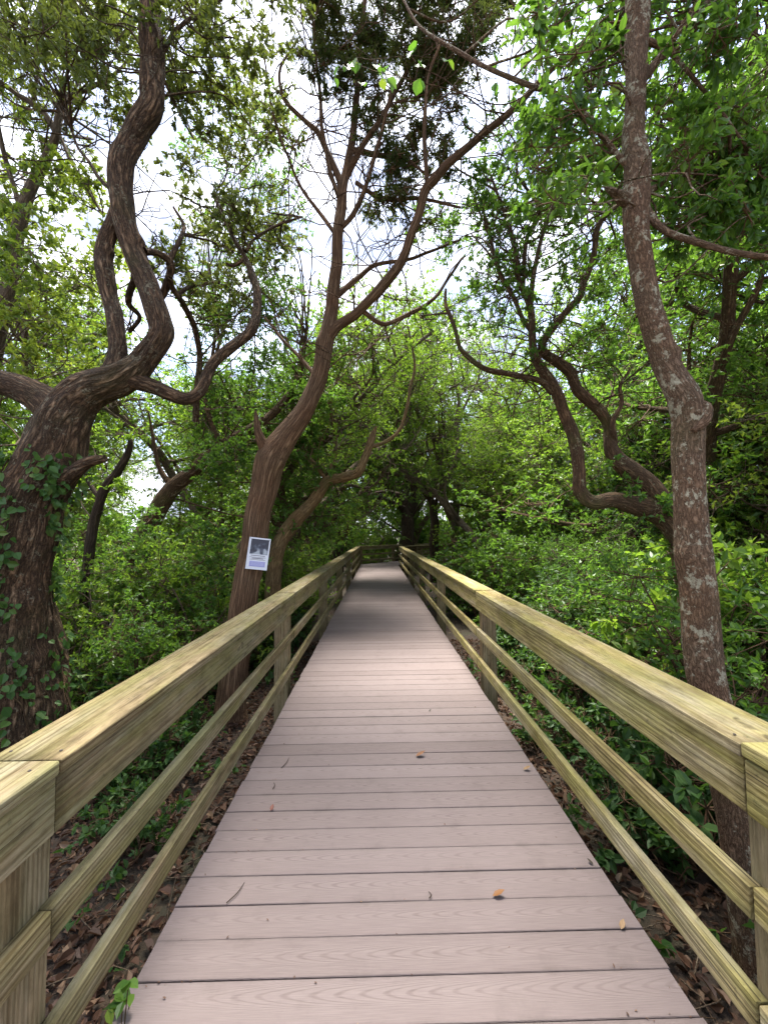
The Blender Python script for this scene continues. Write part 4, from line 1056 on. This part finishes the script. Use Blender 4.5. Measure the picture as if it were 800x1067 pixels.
# ------------------------------------------------------------------ the notice on the cedar
def notice():
    c = W(269, 577, 4.7)
    i = np.argmin(np.linalg.norm(ced_surf[0][0] - (c + unit(CAMP - c) * .2), axis=1)); s = ced_surf[0][0][i]
    k = np.argmin(np.linalg.norm(ced_sk[:, :3] - c, axis=1)); ax = ced_sk[k, :3]; r = ced_sk[k, 3]
    f = CAMP - ax; f[2] = 0; f = unit(f); ang = math.atan2(f[1], f[0]) + math.pi / 2
    ctr = W(269, 577, 4.7 - r - .025)
    root = thing('notice', 'white printed notice with a dark photo at its top, fixed to the reddish cedar trunk', 'notice', tuple(ctr))
    root.rotation_euler = (math.radians(-3), math.radians(7.5), ang)
    def pane(name, w, h, x, z, m, t=.004, d=0.0):
        o = box(name, (w, t, h), m, root, .001, -w / 2); o.location = (x, -d, z); return o
    pane('sheet', .226, .345, 0, 0, plain('notice_paper', (.72, .73, .78), .4), .012)
    m, nt, out = mat('notice_photo'); g = G(nt); oc = g.n('ShaderNodeTexCoord').outputs['Object']
    n1 = g.noise(g.map(oc, (1, 1, 1), (3.3, 0, 1.2)), 16, 3, .5)
    n2 = g.n('ShaderNodeTexGradient', {'Vector': g.map(oc, (0, 0, 0), (0, 0, 0))})
    z = g.n('ShaderNodeSeparateXYZ', {0: oc}).outputs[2]
    fr = g.math('ADD', n1, g.math('MULTIPLY', z, -2.6))
    cc = g.ramp(fr, [(.48, (.012, .014, .03)), (.60, (.05, .06, .09)), (.72, (.35, .38, .42))])
    p = g.n('ShaderNodeBsdfPrincipled', {'Base Color': cc, 'Roughness': .3}); nt.links.new(p.outputs[0], out.inputs[0])
    pane('photo', .188, .165, .004, .075, m, .002, .007)
    ink = plain('notice_ink', (.16, .15, .17), .5); lav = plain('notice_lavender', (.36, .36, .62), .5)
    for z, w, h in ((-.022, .15, .007), (-.040, .17, .004), (-.052, .12, .008), (-.066, .165, .004)):
        pane('text_line', w, h, 0, z, ink, .002, .007)
    pane('lavender_panel', .165, .058, .004, -.112, lav, .002, .007)
    for z in (-.097, -.110, -.123):
        pane('text_line', .13, .004, .004, z, plain('notice_ink_pale', (.55, .55, .75), .5), .002, .0085)
    for x in (-.1, .1):
        o = bpy.data.objects.new('staple', SCREW); COL.objects.link(o); o.parent = root; o.location = (x, -.007, .16); o.rotation_euler = (math.pi / 2, 0, 0)
notice()

# ------------------------------------------------------------------ small things on and by the deck
def deck_pt(px, py):
    p = W(px, py, 5.0); t = (DZ + .003 - CAMP[2]) / (p[2] - CAMP[2]); return CAMP + (p - CAMP) * t
DL = {k: plain('dead_leaf_' + k, c, .6) for k, c in {'orange': (.17, .075, .025), 'brown': (.16, .07, .03), 'tan': (.2, .12, .055), 'red': (.13, .04, .025), 'dark': (.04, .03, .02)}.items()}
def dead_leaf(px, py, size, rot, col, label, curl=.3):
    p = deck_pt(px, py); lb = MB(); d = np.array([[math.cos(rot), math.sin(rot), .05]])
    leaves(lb, np.zeros((1, 3)), d, np.array([[0.1, .1, 1.]]), np.array([size]), np.array([size * .55]), np.zeros((1, 3)), 0, True, .3, -curl)
    o = lb.build('fallen_leaf', [DL[col]], None, 'lv'); o.location = tuple(p + np.array([0, 0, .004])); tag(o, label, 'leaf', 'dead leaves lying on the boardwalk')
    me = o.data; me.validate()
dead_leaf(433, 789, .075, .3, 'brown', 'brown curled dead leaf in the middle of the deck, farthest of the large ones')
dead_leaf(513, 935, .055, .1, 'orange', 'bright orange dead leaf lying across a gap between two planks')
dead_leaf(282, 846, .04, 1.5, 'red', 'small reddish dead leaf near the brownish railing side of the deck')
dead_leaf(447, 742, .03, .9, 'dark', 'tiny dark leaf scrap on the deck beyond the brown curled leaf')
dead_leaf(545, 803, .055, .2, 'tan', 'tan dead leaf near the yellowish railing edge of the deck')
dead_leaf(647, 970, .04, .8, 'tan', 'small tan leaf close to the deck edge under the yellowish railing')
dead_leaf(618, 902, .03, 2.2, 'dark', 'dark leaf scrap by the deck edge at a plank end')
def twig(px, py, L, rot, label):
    p = deck_pt(px, py); tb = MB(); a = np.array([math.cos(rot), math.sin(rot), 0.0])
    tube(tb, np.array([[0, 0, .003], a * L * .5 + np.array([.01, -.006, .006]), a * L]), np.array([.0022, .002, .001]), 5, .02)
    o = tb.build('fallen_twig', [BK['dark']]); o.location = tuple(p); tag(o, label, 'twig', 'twigs lying on the boardwalk')
twig(293, 801, .13, 1.4, 'thin dark twig on the deck near the brownish railing, farthest of three')
twig(284, 823, .07, 1.7, 'short dark twig on the deck just above the small reddish leaf')
twig(236, 942, .11, 1.2, 'thin dark twig on the deck near its edge, nearest of three')
twig(447, 937, .035, 1.5, 'tiny upright brown stub of twig stuck in a gap between planks')

def crumbs():
    lb = MB(); n = 420
    y = 1.0 + 15 * R.random(n) ** 1.6; k = np.round((y - 1.3545) / .1435); gap = R.random(n) < .55
    y = np.where(gap, 1.3545 + k * .1435 - .0015 + R.normal(size=n) * .004, y)
    x = np.where(R.random(n) < .45, np.sign(R.normal(size=n)) * R.uniform(.70, .90, n), R.uniform(-.88, .88, n))
    l = R.uniform(.004, .014, n)
    leaves(lb, np.stack([x, y, np.full(n, DZ + .003)], 1), R.normal(size=(n, 3)) * np.array([1, 1, .1]), R.normal(size=(n, 3)) * .25 + np.array([0, 0, 1.]), l, l * R.uniform(.2, .7, n), R.random((n, 3)), 0, True, .3, -.2)
    o = lb.build('leaf_crumbs', [LM['dead']], None, 'lv'); o['kind'] = 'stuff'
crumbs()
def sprig():
    c = W(128, 1030, 1.35); g0 = np.array([c[0] - .05, c[1] + .05, float(gz(c[0], c[1]))])
    root = thing('seedling', 'small bright green seedling poking up beside the deck edge under the brownish railing', 'plant', tuple(g0))
    lb = MB(); tb = MB()
    for k, (px, py) in enumerate(((134, 1022), (128, 1044), (112, 1052), (136, 1036))):
        e = W(px, py, 1.33 + .03 * k); tube(tb, np.array([g0, (g0 + e) / 2 + np.array([0, 0, .06]), e]), np.array([.003, .0025, .0015]), 5, .04)
        n = 4; d = unit(R.normal(size=(n, 3)) * np.array([1, 1, .3]) + np.array([0, 0, -.2]))
        leaves(lb, np.repeat(e[None], n, 0), d, R.normal(size=(n, 3)) * .2 + np.array([0, -.3, 1.]), np.full(n, .042), np.full(n, .027), R.random((n, 3)), 0, True)
    tb.build('stem', BK['brown'], root, origin=g0); lb.build('foliage', [LM['mid']], root, 'lv', origin=g0)
sprig()

# ------------------------------------------------------------------ near vine hanging over the path at the top
def vine():
    pts = [(360, 40, 1, 2.4), (385, 62, 1, 2.4), (420, 80, 1, 2.35), (470, 92, 1.5, 2.3), (520, 110, 2, 2.3), (560, 88, 2, 2.3), (620, 70, 3, 2.25), (655, 60, 3, 2.2)]
    P, r = path(pts); g0 = P[-1]
    root = thing('grape_vine', 'thin vine with round translucent yellow green leaves strung between the cedar and lichen-spotted tree', 'vine', tuple(g0))
    tb = MB(); lb = MB(); tube(tb, P, r * .8, 5, .05, 0, 6, .03)
    spots = [(362, 70), (385, 95), (368, 72), (395, 75), (412, 75), (440, 55), (445, 82), (355, 65), (378, 80), (520, 85), (545, 128), (538, 95), (571, 60), (590, 75), (552, 92), (570, 58), (531, 150), (530, 170), (546, 126), (556, 105), (592, 82), (525, 60), (610, 70), (465, 55), (505, 45), (558, 95), (604, 90), (630, 95), (348, 78), (530, 130), (405, 86), (432, 78)]
    for px, py in spots:
        px, py = px + R.normal() * 9, py + R.normal() * 12
        c = W(px, py, R.uniform(2.15, 2.9)); i = np.argmin(np.linalg.norm(P - c, axis=1)); a = P[i]
        tube(tb, np.array([a, (a + c) / 2 + R.normal(size=3) * .03, c]), np.array([.002, .0016, .001]), 4, .05)
        n = 2; d = unit(R.normal(size=(n, 3)) * .7 + np.array([0, 0, -.8]))
        N = R.normal(size=(n, 3)) * .45 + np.array([0, -.7, .55])
        l = R.uniform(.045, .085, n)
        leaves(lb, np.repeat(c[None], n, 0), d, N, l, l * .95, np.stack([R.uniform(.2, 1, n)] * 3, 1), 0, True)
    tb.build('stem', BK['brown'], root, origin=g0); lb.build('foliage', [LM['vine']], root, 'lv', origin=g0)
vine()
